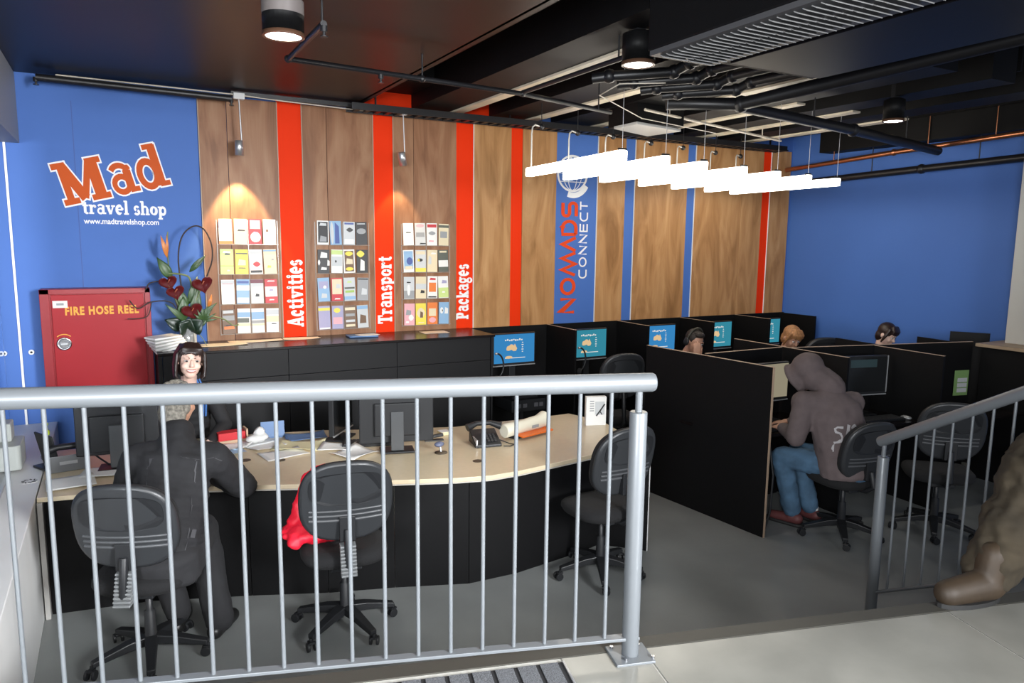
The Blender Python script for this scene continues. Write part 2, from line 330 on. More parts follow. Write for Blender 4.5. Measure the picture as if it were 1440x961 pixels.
# upper entrance floor with its edge, skirt and tiles
up = []
edge = [kerb(-1.6), kerb(4.7)]
b = MB(); b.prism([(-1.6, .2), (4.7, .2), kerb(4.7, 0)[:2], kerb(-1.6, 0)[:2]], 0.0, .705); upf = struct(b.build('floor_upper', mat('concrete_side', (.10, .10, .09), .7)))
def kb(name, x0, x1, o0, o1, z0, z1, m, parent, **k):
    b = MB(); b.prism([kerb(x0, o0), kerb(x1, o0), kerb(x1, o1), kerb(x0, o1)], z0, z1); return b.build(name, m, parent, w=True, **k)
k = .963; u = Vector((.963, -.27, 0)); nn = Vector((.27, .963, 0))
org = Vector((*kerb(1.685), 0))
for i in range(-3, 3):
    for j in range(0, 3):
        a = org+u*(i*1.375+.004)-nn*(j*.62+.004); c = a+u*1.367-nn*.612
        if i == 0 and j == 0: pass
        q = [a, a+u*1.367, c, a-nn*.612]
        if i == -1 and j == 0: q = [a+u*1.05, a+u*1.367, c, a+u*1.05-nn*.612]
        if i == -2 and j == 0: continue
        b = MB(); b.prism([(p.x, p.y) for p in q], .70, .72); b.build('floor_tile', TILE, upf, w=True, bevel=.001)
b = MB(); b.prism([tuple((org+u*s-nn*t)[:2]) for s, t in ((-4, .001), (4.2, .001), (4.2, 2), (-4, 2))], .69, .7165); b.build('grout_bed', GROUT, upf, w=True)
kb('edge_trim', -1.6, 4.7, .0, .075, .60, .722, mat('dark_edge_strip', (.045, .043, .036), .5), upf)
kb('edge_ledge', -1.6, 3.8, .075, .17, .0, .64, mat('olive_ledge', (.13, .115, .07), .55, noise=.15, scale=6), upf)
kb('edge_skirt', -1.6, 3.8, .17, .18, .0, .64, BLK, upf)
for i in range(3):
    o = .18+i*.26; kb('stair_tread', 1.85, 3.70, o, o+.26, 0, .64-.16*(i+1), mat('stair_grey', (.06, .062, .062), .6), upf)
# entrance mat with ribs
mt = thing('entrance_mat', 'dark grey ribbed entrance mat at the bottom edge of the frame beside the railing', 'mat', (org-u*.9-nn*.3)[:2]+(.7165,) if False else tuple((org-u*.9-nn*.3)[:2])+(.7165,))
def matbox(s0, s1, t0, t1, z0, z1, name, m):
    b = MB(); b.prism([tuple((org+u*s-nn*t)[:2]) for s, t in ((s0, t0), (s1, t0), (s1, t1), (s0, t1))], z0, z1); return b.build(name, m, mt, w=True)
matbox(-2.74, -.325, .03, .62, .7165, .722, 'mat_base', mat('mat_groove', (.015, .015, .017), .9))
for i in range(29): s = -2.735+i*.083; matbox(s, s+.066, .035, .615, .722, .7265, 'mat_rib', mat('mat_rib', (.11, .115, .125), .95, noise=.5, scale=220, bump=.4))
matbox(-.325, -.317, .03, .62, .7165, .7275, 'mat_frame', ALU)
# purlins in the open ceiling
for x in (3.05, 3.90, 4.72, 5.50, 6.25, 7.0, 7.6):
    bx('purlin_web', (x+.03, 3.3, 3.60), (x+.05, 6.88, 3.779), CEIL, ceil, w=True)
for a, b_ in ((2.62, 3.03), (3.46, 3.88), (4.2, 4.70), (5.1, 5.46), (5.9, 6.22), (6.6, 6.96)): bx('ceiling_trough', (a, 3.3, 3.50), (b_, 6.88, 3.779), CEIL, ceil, w=True); bx('ceiling_purlin', (b_-.03, 3.3 if b_ < 5 else 4.7, 3.482), (b_+.08, 6.88, 3.499), PURL, ceil, w=True)
bx('wall_bulkhead', (7.72, 3.9, 3.36), (7.945, 6.29, 3.775), CEIL, ceil, w=True)
bx('wall_bulkhead', (2.11, 6.30, 3.63), (7.94, 6.88, 3.775), CEIL, ceil, w=True)
# wall column and half wall at right
hw = struct(bx('wall_half', (7.30, 2.6, 0), (7.949, 3.93, 1.29), BLK))
bx('ledge', (7.26, 2.56, 1.29), (7.949, 3.97, 1.32), mat('ledge_wood', (.36, .27, .18), .5, noise=.2, scale=6), hw, w=True)
cl = struct(bx('trim_3', (7.55, 2.75, 1.32), (7.949, 3.86, 3.779), mat('column_white', (.50, .50, .47), .6), bevel=.004))
# ------------------------------------------------------------------ ceiling services
AC = thing('air_conditioning_unit', 'black ceiling air unit with a long slatted grey return grille', 'air unit', (3.0, 1.8, 3.2))
bx('casing', (2.48, .3, 3.22), (3.72, 3.12, 3.555), CEIL, AC, w=True, bevel=.01)
bx('grille_frame', (2.48, .6, 3.195), (2.90, 3.10, 3.22), mat('dark_grey_metal', (.07, .07, .075), .45), AC, w=True)
b = MB()
for i in range(52):
    y = .8+i*.044
    for x0 in (2.515, 2.70): b.box((x0+.08, y, 3.188), (.165, .026, .004), Euler((.5, 0, 0)))
b.build('grille_slat', mat('slat_grey', (.30, .30, .30), .45), AC, w=True, kind='stuff')
bx('access_panel', (2.96, .6, 3.20), (3.66, 3.02, 3.22), mat('glossy_black_panel', (.004, .004, .006), .45, spec=.25), AC, w=True, bevel=.003)
def can(loc, r, label, band=True, lit=25):
    t = thing('ceiling_can_light', label, 'ceiling light', loc)
    b = MB(); b.lathe([(r*.98, .02), (r, .0), (r, .17), (r*.6, .185)], n=28); b.build('housing', BLK, t)
    if band: MB().lathe([(r*1.015, .10), (r*1.015, .17)], n=28).build('collar_band', mat('taupe_band', (.16, .14, .135), .4), t)
    MB().lathe([(r*.86, -.004), (r*.86, .004)], n=28).build('lamp_disc', emis('lamp_white', (1, .97, .92), 14), t)
    MB().lathe([(r*1.02, -.008), (r*1.02, .012), (r*.87, .012), (r*.87, -.008), (r*1.02, -.008)], n=28, caps=False).build('bezel', mat('bronze_bezel', (.10, .05, .03), .35), t)
    l = bpy.data.lights.new('can', 'SPOT'); l.energy = lit; l.spot_size = 1.5; l.spot_blend = .8; l.shadow_soft_size = .06; l.color = (1, .95, .88)
    o = bpy.data.objects.new('can_lamp', l); COL.objects.link(o); o.parent = t; o.location = (0, 0, -.03)
    b = MB().bb((-.03, -.02, .18), (.03, .02, 3.48-loc[2] if loc[0] < 2 else 3.779-loc[2])); b.build('bracket', PLAST, t)
    return t
can((.845, 4.06, 3.29), .105, 'large black can light with taupe band under the dark soffit')
can((2.82, 3.63, 3.30), .098, 'small black can light beside the slatted air unit', False)
can((5.93, 4.1, 3.30), .085, 'black can light over the right booths', False)
def pipe(name, label, pts, r, m=PIPE, hang=(), cat='pipe', knobs=()):
    t = thing(name, label, cat, tuple(pts[0]))
    b = MB(); b.tube(pts, r, 10); b.build('pipe_run', m, t, w=True)
    for p in pts[1:-1]: MB().ell(p, r*1.35, n=10).build('elbow', m, t, w=True)
    for p in hang: MB().tube([p, (p[0], p[1], 3.779 if p[0] > 2.06 else 3.48)], .006, 6).build('hanger_rod', m, t, w=True)
    for p in knobs:
        b = MB(); b.tube([p, (p[0], p[1], p[2]-.03)], .018, 10); b.tube([(p[0], p[1], p[2]-.03), (p[0], p[1], p[2]-.05)], .008, 8); b.lathe([(.02, -.056), (.02, -.05)], p, 12); b.build('sprinkler_head', CHROME if m is not PIPE else PIPE, t, w=True)
    return t
pipe('sprinkler_pipe', 'thin black sprinkler pipe bent under the dark soffit, running right', [(1.02, 3.92, 3.34), (1.0, 4.69, 3.32), (1.9, 4.78, 3.32), (2.72, 4.86, 3.32), (3.66, 5.05, 3.3)], .018, hang=[(1.02, 3.95, 3.34), (1.9, 4.78, 3.32), (3.5, 5.0, 3.3)], knobs=[(1.02, 3.92, 3.33), (1.6, 4.75, 3.31)])
pipe('sprinkler_branch', 'thin black branch pipe running toward the small can light', [(2.72, 4.86, 3.33), (2.80, 3.70, 3.36)], .016, hang=[(2.8, 3.8, 3.35)])
b = pipe('wall_pipe', 'long black pipe along the top of the blue wall at left', [(-.43, 6.7, 3.42), (.95, 6.7, 3.40)], .028, knobs=[(-.43, 6.7, 3.42), (.95, 6.7, 3.40)])
pipe('main_pipe', 'thick black pipe running toward the viewer at upper right', [(3.9, 4.65, 3.33), (4.40, 4.35, 3.33), (4.35, .9, 3.40)], .05, hang=[(4.38, 3.2, 3.35), (4.37, 2.2, 3.36)])
pipe('cross_pipe', 'thick black pipe crossing the ceiling toward the blue wall', [(4.40, 4.38, 3.32), (5.99, 4.53, 3.28), (7.60, 4.72, 3.22)], .045, hang=[(5.4, 4.48, 3.3), (6.9, 4.62, 3.25)])
pipe('copper_pipe', 'copper pipe along the top of the blue right wall', [(7.80, 6.85, 3.20), (7.72, 5.3, 3.27), (7.66, 3.6, 3.33)], .028, COPPER, hang=[(7.75, 6.1, 3.24), (7.7, 4.9, 3.29), (7.67, 4.2, 3.31)])
pipe('thin_white_conduit', 'thin pale conduit crossing above the hanging tube lights', [(4.25, 5.35, 3.42), (6.6, 5.9, 3.38)], .013, mat('cream_conduit', (.55, .50, .42), .4), hang=[(4.6, 5.43, 3.41), (6.2, 5.8, 3.39)])
pipe('wall_rail_pipe', 'black rail below the copper pipe on the right wall', [(7.78, 6.6, 3.02), (7.78, 5.0, 3.07), (7.78, 3.9, 3.10)], .04, hang=[(7.78, 5.6, 3.05), (7.78, 4.4, 3.08)])
# bent pipe bundle by the air unit
for i in range(4):
    x = 3.42+i*.26; y = 3.95+i*.07
    pipe('bent_pipe', ['leftmost of the four bent black pipes behind the air unit', 'second from left of the four bent black pipes behind the air unit', 'third from left of the four bent black pipes behind the air unit', 'rightmost of the four bent black pipes behind the air unit'][i],
         [(x, y-.5, 3.42), (x-.02, y-.12, 3.42), (x-.05, y, 3.38), (x-.42, y+.22, 3.35), (x-.5, y+.3, 3.34)], .036)
pipe('loop_cable', 'thin pale cable looping below the bent pipes', [(3.3, 3.95, 3.30), (3.0, 4.05, 3.28), (3.05, 4.35, 3.26), (3.9, 4.95, 3.26), (5.2, 5.45, 3.30)], .004, mat('cream_conduit', (.55, .50, .42), .4))
# return duct boxes
df = thing('ceiling_diffuser', 'flat pale grey panel hanging above the tube lights', 'diffuser', (4.5, 5.75, 3.3))
b = MB(); b.prism([(4.22, 5.77), (4.79, 5.98), (4.85, 5.55), (4.22, 5.42)], 3.30, 3.325); b.build('panel', mat('diffuser_grey', (.35, .36, .36), .4), df, w=True, bevel=.004)
bx('duct_neck', (4.25, 5.46, 3.325), (4.80, 5.90, 3.499), BLK, df, w=True)
# cable tray along the top of the striped wall
ct = thing('cable_tray', 'black ladder cable tray along the top of the striped wall', 'cable tray', (4.6, 6.7, 3.40))
for y in (6.60, 6.78): bx('side_rail', (1.95, y-.008, 3.395), (7.5, y+.008, 3.455), PIPE, ct, w=True)
for i in range(56): bx('rung', (2.0+i*.1, 6.608, 3.40), (2.04+i*.1, 6.772, 3.415), PIPE, ct, w=True)
for x in (2.2, 3.6, 5.0, 6.4, 7.3):
    bx('tray_hanger', (x-.006, 6.68, 3.44), (x+.006, 6.70, 3.779), PIPE, ct, w=True)
tr = thing('lighting_track', 'thin black lighting track with a white cable along the veneer panel tops', 'track', (1.5, 6.72, 3.44))
bx('track_bar', (.95, 6.70, 3.43), (2.6, 6.74, 3.465), PIPE, tr, w=True)
MB().tube([(-.3, 6.69, 3.45), (.5, 6.69, 3.442), (.95, 6.69, 3.436), (1.4, 6.72, 3.425), (2.1, 6.75, 3.415)], .006, 6).build('white_cable', mat('cream_conduit', (.5, .5, .5), .4), tr, w=True)
# hanging tube lights
TUBE = emis('tube_glow', (1, .93, .80), 11)
tubes = [((3.39, 5.92), (3.28, 4.36)), ((3.88, 6.06), (3.76, 4.45)), ((4.32, 6.08), (4.27, 4.58)), ((4.94, 6.25), (4.84, 4.70)), ((5.48, 6.36), (5.40, 4.83)), ((6.1, 6.5), (5.92, 4.92)), ((6.6, 6.6), (6.44, 5.0))]
ordn = ['leftmost of the seven hanging tube lights', 'second from left of the seven hanging tube lights', 'third from left of the seven hanging tube lights', 'middle one of the seven hanging tube lights', 'third from right of the seven hanging tube lights', 'second from right of the seven hanging tube lights', 'rightmost of the seven hanging tube lights']
for i, ((xa, ya), (xb, yb)) in enumerate(tubes):
    z = 2.868; t = thing('hanging_tube_light', ordn[i], 'tube light', ((xa+xb)/2, (ya+yb)/2, z-.03), 0, 'hanging tube lights over the booths')
    d = Vector((xb-xa, yb-ya, 0)); L_ = d.length; q = math.atan2(d.y, d.x); c = Vector(((xa+xb)/2, (ya+yb)/2, z)); R_ = Euler((0, 0, q))
    b = MB(); b.box(c, (L_, .072, .075), R_); b.build('glowing_tube', TUBE, t, w=True, bevel=.008)
    b = MB(); b.box(c+Vector((0, 0, .034)), (L_*.98, .03, .012), R_); b.build('top_rail', ALU, t, w=True)
    e = c+d*.49; b = MB(); b.box(e+Vector((0, 0, .01)), (.012, .068, .085), R_); b.build('end_cap', PIPE, t, w=True)
    b = MB(); b.tube([e+Vector((0, 0, .03)), (e.x, e.y, 3.779)], .0025, 5); b.build('suspension_wire', ALU, t, w=True)
    f = c-d*.47; b = MB(); b.tube([f, f+Vector((0, 0, .34)), f+Vector((.02, .02, .40)), f+Vector((.07, .06, .43)), f+Vector((.14, .08, .42))], .007, 8); b.build('power_cord', mat('white_cord', (.7, .68, .62), .5), t, w=True)
    b = MB(); b.ell(f+Vector((.15, .08, .42)), .028, n=10); b.tube([f+Vector((.15, .08, .42)), (f.x+.15, f.y+.08, 3.779)], .004, 5); b.build('cord_grip', PIPE, t, w=True)
# wall spots
def spot(x, lab, tilt, en):
    t = thing('track_spotlight', lab, 'spotlight', (x, 6.70, 3.40))
    b = MB().bb((-.045, -.03, 0), (.045, .03, .05)); b.build('driver_box', mat('spot_white', (.6, .6, .6), .5), t, bevel=.004)
    MB().tube([(.0, 0, 0), (.012, 0, -.36)], .006, 8).build('drop_rod', ALU, t)
    T = Matrix.Translation((-.012, 0, -.40)) @ Euler((tilt[0], tilt[1], 0)).to_matrix().to_4x4()
    b = MB(T); b.lathe([(.024, .065), (.034, .06), (.036, -.06), (.030, -.06), (.028, -.03)], n=18); b.build('spot_head', ALU, t)
    MB(T).lathe([(.028, -.05), (.028, -.045)], n=18).build('bulb', emis('spot_bulb', (1, .85, .6), 12), t)
    l = bpy.data.lights.new('s', 'SPOT'); l.energy = en; l.spot_size = math.radians(62); l.spot_blend = .35; l.shadow_soft_size = .02; l.color = (1, .72, .40)
    o = bpy.data.objects.new('spot_lamp', l); COL.objects.link(o); o.parent = t; o.location = (-.012, 0, -.47); o.rotation_euler = (.16, 0, 0)
spot(1.01, 'white spotlight on a rod above the left brochure rack, pointing straight down', (.1, 0), 110)
spot(2.47, 'white spotlight on a rod above the right brochure rack, tilted sideways', (.25, -.25), 30)
# ------------------------------------------------------------------ writing on the walls
ORNG = mat('logo_orange', (.58, .085, .006), .55, spec=.2)
sg = thing('wall_logo', 'large tilted orange slab lettering with smaller white words on the left blue wall', 'lettering', (.05, 6.89, 2.38))
T = WALLF(-.31, 2.485) @ Matrix.Rotation(math.radians(14.5), 4, 'Z')
word('letter_outline', 'Mad', SLAB, .232, T, WLET, sg, sx=.80, gap=.10, z=(.001, .003), grow=.075)
word('letter', 'Mad', SLAB, .232, T, ORNG, sg, sx=.80, gap=.10, z=(.003, .006), grow=.02)
word('letter', 'travel shop', SLAB, .075, WALLF(-.19, 2.425), WLET, sg, sx=.80, gap=.04, grow=.02)
text_mb('www.madtravelshop.com', .062, WALLF(-.185, 2.345), offset=.0012, sx=.86).build('web_address', WLET, sg, w=True)
def vert(x, z): return frame((x, 6.89, z), (0, 0, 1), (-1, 0, 0))
for s, x, z0, z1, lab in (('Activities', 1.535, 1.43, 2.05, 'white vertical slab lettering reading Activities on the first red stripe'), ('Transport', 2.40, 1.42, 2.08, 'white vertical slab lettering reading Transport on the second red stripe'), ('Packages', 3.235, 1.43, 2.00, 'white vertical slab lettering reading Packages on the third red stripe')):
    t = thing('stripe_lettering', lab, 'lettering', (x-.05, 6.885, z0))
    n = sum(SLAB[c][0]+.10 for c in s)-.10; sz = .10; word('letter', s, SLAB, sz, vert(x, z0), WLET, t, sx=(z1-z0)/n/sz, gap=.10, z=(.001, .004), grow=.035)
def trackT(x, z): return frame((x, 6.889, z), (0, 0, 1), (-1, 0, 0))
t = thing('stripe_lettering', 'tall vertical orange and white sans lettering on the wide blue stripe', 'lettering', (4.55, 6.885, 1.43))
s = 'NOMADS'; Wd = wide(.23); n = sum(Wd[c][0]+.14 for c in s)-.14
word('letter', s, Wd, .185, trackT(4.558, 1.44), mat('logo_red_orange', (.72, .07, .015), .6, spec=.1), t, sx=1.24/n/.185, gap=.14, z=(.001, .004))
s = 'CONNECT'; Wd = wide(.17); n = sum(Wd[c][0]+.22 for c in s)-.22
word('letter', s, Wd, .098, trackT(4.708, 1.83), WLET, t, sx=.86/n/.098, gap=.22, z=(.001, .004))
gl = thing('globe_emblem', 'white line globe emblem on the blue stripe behind the tube lights', 'emblem', (4.52, 6.885, 2.75))
b = MB(WALLF(4.50, 2.985, 6.89)); ribbon(b, arc(0, 0, .19, .19, 0, 360, 40), .022, .001, .003); b.build('ring', WLET, gl, w=True)
b = MB(WALLF(4.50, 2.985, 6.89))
for r in (.06, .12): ribbon(b, arc(0, 0, r, .18, 0, 360, 30), .008, .001, .0025)
for h in (-.09, 0, .09): ribbon(b, [(-math.sqrt(.18**2-h*h), h), (math.sqrt(.18**2-h*h), h)], .008, .001, .0028)
b.build('globe_lines', WLET, gl, w=True)
b = MB(WALLF(4.50, 2.985, 6.89)); ribbon(b, arc(0.01, -.02, .20, .215, 250, 330, 16), .06, .001, .0035); b.build('swoosh', WLET, gl, w=True)
# ------------------------------------------------------------------ brochures: 3 racks x 16
W_, K_, G_ = (.78, .77, .74), (.02, .02, .022), (.35, .36, .36)
def C(n): return {'w': (.78, .77, .74), 'k': (.02, .02, .022), 'g': (.30, .31, .32), 'lg': (.55, .57, .58), 'b': (.06, .10, .32), 'lb': (.25, .42, .62), 'r': (.55, .03, .04), 'o': (.75, .20, .04), 'y': (.80, .66, .08), 'gr': (.32, .50, .10), 'lgr': (.55, .68, .25), 'p': (.75, .38, .42), 'br': (.16, .09, .05), 'c': (.72, .62, .42), 'v': (.35, .33, .50), 'dg': (.10, .11, .09), 'pl': (.16, .03, .05)}[n]
def cm(n): return mat('print_'+n, C(n), .45)
# (base, description, [(colour, x, y, w, h or polygon)])
BRO = [
 [('w', 'purple and orange brochure', [('v', 0, .30, 1, .32), ('w', 0, .42, .9, .08), ('o', 0, -.44, 1, .12)]), ('c', 'cream brochure with a small black bird', [('lg', 0, .3, .7, .3), ('k', .05, .05, .6, .06)]), ('r', 'pink and red brochure', [('p', 0, .28, .8, .35), ('w', .02, -.22, .8, .4), ('v', .02, -.05, .4, .1)]), ('w', 'white brochure with a grey slope', [('lg', .1, .08, .75, .4), ('br', -.2, .05, .2, .1)]),
  ('lgr', 'pale green brochure with two bands', [('gr', 0, -.17, 1, .03), ('w', 0, .38, .6, .08), ('dg', .05, .30, .4, .08), ('w', .1, -.35, .2, .05)]), ('y', 'bright yellow brochure', [('dg', 0, .33, .9, .05), ('c', 0, -.02, .6, .25), ('dg', 0, -.25, .6, .04)]), ('w', 'white brochure with red figures', [('lg', 0, .32, .8, .2), ('r', .05, -.1, .6, .22), ('k', 0, -.40, .9, .1)]), ('c', 'ivory brochure with small pictures', [('lb', 0, .44, 1, .06), ('g', .2, .08, .2, .08), ('y', -.1, -.2, .3, .1)]),
  ('w', 'plain white brochure with grey top', [('lg', 0, .40, 1, .12), ('r', 0, .33, .8, .015)]), ('lb', 'pale blue mountain brochure', [('w', 0, .15, 1, .2), ('w', 0, -.35, .9, .2), ('b', 0, .38, .9, .1)]), ('lg', 'grey brochure with maroon top', [('pl', 0, .42, 1, .15), ('w', -.05, 0, .7, .35), ('k', 0, -.15, .3, .12)]), ('r', 'red and white banded brochure', [('w', 0, -.02, .95, .42), ('w', 0, .42, .6, .05), ('w', 0, -.36, .4, .05), ('v', 0, .05, .3, .1)]),
  ('br', 'dark brown brochure with a burger shape', [('lg', 0, .40, .8, .12), ('g', 0, .15, .9, .2), ('o', 0, -.25, .8, .12), ('k', 0, -.15, .6, .06)]), ('w', 'landscape brochure with dark hill', [('lb', 0, .25, 1, .2), ('dg', -.05, .02, .9, .18), ('c', 0, -.15, 1, .12)]), ('w', 'landscape brochure with blue sea', [('lb', 0, .2, 1, .3), ('g', .0, -.05, 1, .12), ('c', 0, -.17, 1, .08)]), ('w', 'landscape brochure with sandy plain', [('lg', 0, .33, 1, .2), ('c', 0, .05, 1, .25), ('k', .1, -.15, .4, .04)])],
 [('w', 'white edged brochure with black triangle', [('k', 0, .02, .84, .86), ('lg', 0, .35, .6, .12), ('g', .0, -.25, .6, .25)]), ('lb', 'blue brochure with pale left half', [('lg', -.32, 0, .3, .95), ('b', .1, 0, .4, .9)]), ('lg', 'grey blue brochure with dark figures', [('b', 0, .42, .8, .08), ('k', .05, .15, .6, .2), ('w', 0, -.35, .8, .2)]), ('k', 'black brochure with grey animals', [('g', 0, .1, .8, .25), ('lg', 0, .42, .7, .04)]),
  ('k', 'black brochure with three white circles', [('w', 0, .28, .6, .25), ('w', -.4, -.05, .2, .25), ('w', .4, -.05, .2, .25), ('w', 0, -.3, .5, .12)]), ('w', 'white brochure with green top', [('lgr', 0, .38, 1, .18), ('lg', 0, .0, .9, .4), ('k', -.1, .0, .15, .1)]), ('w', 'yellow and olive picture brochure', [('br', 0, 0, .8, .88), ('y', 0, .32, .7, .2), ('c', 0, 0, .6, .25), ('y', 0, -.33, .7, .15)]), ('k', 'black brochure with yellow corner', [('y', -.15, .32, .7, .3), ('w', 0, -.15, .4, .5)]),
  ('lb', 'blue brochure with white rings', [('v', 0, .2, .8, .3), ('w', .1, .1, .3, .15), ('lg', 0, -.25, .5, .2)]), ('r', 'red framed brochure with cream map', [('c', 0, .12, .85, .65), ('lg', .1, .15, .4, .2), ('w', 0, -.4, .5, .06)]), ('lg', 'silver brochure with green stripe', [('lgr', .0, .32, .4, .08), ('dg', .0, .05, .9, .08), ('gr', 0, -.1, .8, .1), ('lb', 0, -.38, 1, .15)]), ('g', 'dark grey brochure with a seal', [('k', 0, .44, .9, .06), ('lg', .1, -.1, .5, .3)]),
  ('v', 'lilac brochure with yellow band', [('y', 0, .36, 1, .12), ('w', 0, -.46, .9, .06)]), ('v', 'lilac brochure with a yellow disc', [('y', -.05, .3, .6, .22), ('p', 0, -.15, .8, .3)]), ('br', 'brown brochure with stacked rocks', [('c', 0, .35, .9, .12), ('g', 0, .08, .8, .12), ('lg', 0, -.18, .8, .1), ('c', 0, -.38, .8, .1)]), ('lg', 'grey brochure with brown antlers', [('lb', 0, .4, 1, .15), ('br', 0, -.1, .6, .4)])],
 [('w', 'plain white brochure with small dark print', [('dg', 0, .08, .5, .05)]), ('lg', 'grey brochure with a cloudy ram shape', [('p', 0, .38, .8, .15), ('g', 0, -.02, .8, .2), ('k', .2, -.42, .6, .06)]), ('w', 'white brochure with a pink band', [('r', 0, .38, .9, .14), ('g', 0, .05, .7, .18), ('p', -.1, -.3, .5, .08)]), ('c', 'olive brochure with pale bowl', [('dg', 0, .38, 1, .12), ('g', 0, 0, .7, .3), ('c', 0, -.4, .8, .1)]),
  ('w', 'white edged brochure with blue mountain', [('lb', 0, .05, .85, .8), ('b', .1, 0, .6, .35), ('c', 0, -.3, .7, .15)]), ('lg', 'grey brochure with yellow base', [('y', 0, -.40, 1, .18), ('c', 0, .38, .9, .15), ('k', -.05, .05, .5, .15), ('y', -.2, .05, .2, .12)]), ('c', 'sand coloured brochure', [('lg', -.25, .05, .3, .4), ('w', .1, .35, .5, .08)]), ('dg', 'dark olive brochure with white band', [('w', 0, -.12, .95, .3), ('c', 0, .42, .7, .08)]),
  ('lg', 'grey brochure with a white glass', [('g', 0, -.3, 1, .35), ('w', -.05, -.1, .28, .5), ('k', -.05, .25, .4, .06)]), ('c', 'pale brochure with a black knot', [('lg', 0, .05, 1, .25), ('k', .15, -.18, .4, .14)]), ('w', 'white brochure with orange flower', [('o', 0, .0, .7, .42), ('r', 0, .38, .6, .1), ('k', 0, -.44, .8, .06)]), ('w', 'white brochure with lime lower half', [('lgr', 0, -.25, 1, .45), ('v', .1, .25, .5, .15), ('w', .0, -.22, .3, .08)]),
  ('p', 'pink patterned brochure', [('g', -.1, .1, .5, .25), ('w', .15, -.15, .5, .3), ('w', -.2, -.35, .3, .1)]), ('y', 'yellow brochure with brown figure', [('c', 0, .05, .8, .5), ('br', .05, -.02, .3, .3), ('c', 0, -.4, .6, .05)]), ('o', 'orange brochure with rounded corners', [('c', 0, .05, .7, .35), ('p', 0, -.3, .7, .25)]), ('lb', 'pale blue brochure with two white squares', [('w', -.22, .12, .34, .3), ('w', .25, .12, .34, .3), ('k', -.15, .12, .1, .1)])]]
RN = ['left', 'middle', 'right']; RW = ['top row', 'second row', 'third row', 'bottom row']
for ri, (x0, x1) in enumerate(((.82, 1.315), (1.67, 2.165), (2.515, 3.01))):
    rk = thing('brochure_rack', 'clear wall rack holding rows of brochures, %s of three on the veneer panels' % RN[ri], 'rack', ((x0+x1)/2, 6.87, 1.36))
    for r in range(4):
        z = 2.425-.265*r-.235
        bx('shelf', (x0-.012, 6.85, z-.006), (x1+.012, 6.881, z-.002), mat('clear_acrylic', (.55, .5, .45), .15, alpha=.55), rk, w=True)
    for x in (x0-.012, (x0+x1)/2, x1+.006): bx('upright', (x, 6.876, 1.38), (x+.006, 6.881, 2.40), mat('clear_acrylic', (.55, .5, .45), .15), rk, w=True)
    for i in range(16):
        r, c = divmod(i, 4); base, ds, pats = BRO[ri][i]; p = (x1-x0)/4; w_ = p*.88; h = .222; rg = random.Random(i*7+ri)
        cx = x0+p*(c+.5); z = 2.425-.265*r-.235; hh = h*(1-.03*rg.random())
        t = thing('brochure', '%s, %s of the %s wall rack' % (ds, RW[r], RN[ri]), 'brochure', (cx, 6.862, z), rg.uniform(-.05, .05))
        T = Matrix.Rotation(rg.uniform(-.03, .03), 4, 'Y') @ Matrix.Rotation(-.03, 4, 'X'); b = MB(T)
        b.bb((-w_/2, 0, 0), (w_/2, .007, hh)); b.build('cover', cm(base), t)
        for q, (cc, px, py, pw, ph) in enumerate(pats):
            b = MB(T @ frame((0, 0, hh/2), (1, 0, 0), (0, 0, 1))); wv, hv = pw*w_, ph*hh
            pw2 = min(wv/2, w_/2-abs(px*w_)); y0, y1 = max(py*hh-hv/2, -hh/2), min(py*hh+hv/2, hh/2)
            if ph > .12 and pw < .85 and (q+i) % 2: poly = [(px*w_+pw2*a, (y0+y1)/2+(y1-y0)/2*c2) for a, c2 in sell(2, 2, rg.uniform(1.2, 2.2), 14)]
            else: poly = [(px*w_-pw2, y0), (px*w_+pw2, y0), (px*w_+pw2, y1-(.2 if pw < .7 else 0)*(y1-y0)), (px*w_-pw2*.7 if pw < .7 else px*w_-pw2, y1)]
            b.prism(poly, 0, .0006+.0004*q); b.build('printed_patch', cm(cc), t)
# ------------------------------------------------------------------ fire hose cabinet
hc = thing('fire_hose_cabinet', 'red steel fire hose reel cabinet with yellow lettering on the blue wall', 'cabinet', (-.13, 6.78, 1.0))
CR = mat('cabinet_red', (.38, .010, .018), .42, spec=.3, noise=.05, scale=2)
CRD = mat('cabinet_red_frame', (.33, .012, .02), .38)
bx('body', (-.515, 6.70, .985), (.255, 6.90, 1.83), CRD, hc, w=True, bevel=.008)
bx('door', (-.44, 6.688, 1.02), (.205, 6.70, 1.785), CR, hc, w=True, bevel=.003)
for a, b_ in (((-.515, 6.682, 1.79), (.255, 6.70, 1.83)), ((-.515, 6.682, .985), (.255, 6.70, 1.012)), ((-.515, 6.682, .985), (-.45, 6.70, 1.83)), ((.215, 6.682, .985), (.255, 6.70, 1.83))): bx('frame_edge', a, b_, CRD, hc, w=True, bevel=.003)
YEL = mat('sign_yellow', (.80, .36, .03), .5)
text_mb('FIRE HOSE REEL', .088, WALLF(-.352, 1.628, 6.686), offset=.004, sx=.72, spacing=1.18).build('lettering', YEL, hc, w=True)
b = MB(WALLF(-.37, 1.455, 6.686)); ribbon(b, arc(0, -.03, .06, .05, 40, 140, 10), .007, .0, .0015); b.build('yellow_arc', YEL, hc, w=True)
b = MB(frame((-.37, 6.688, 1.40), (1, 0, 0), (0, 0, 1))); b.lathe([(.052, 0), (.052, .008), (.038, .012), (.036, .004)], n=24); kn = b.build('latch_ring', CHROME, hc, w=True)
b = MB(frame((-.37, 6.688, 1.40), (1, 0, 0), (0, 0, 1))); b.box((0, 0, .012), (.05, .018, .012)); b.build('latch_handle', ALU, kn, w=True, bevel=.003)
bx('white_tag', (-.43, 6.684, 1.685), (-.33, 6.688, 1.74), PAPER, hc, w=True)
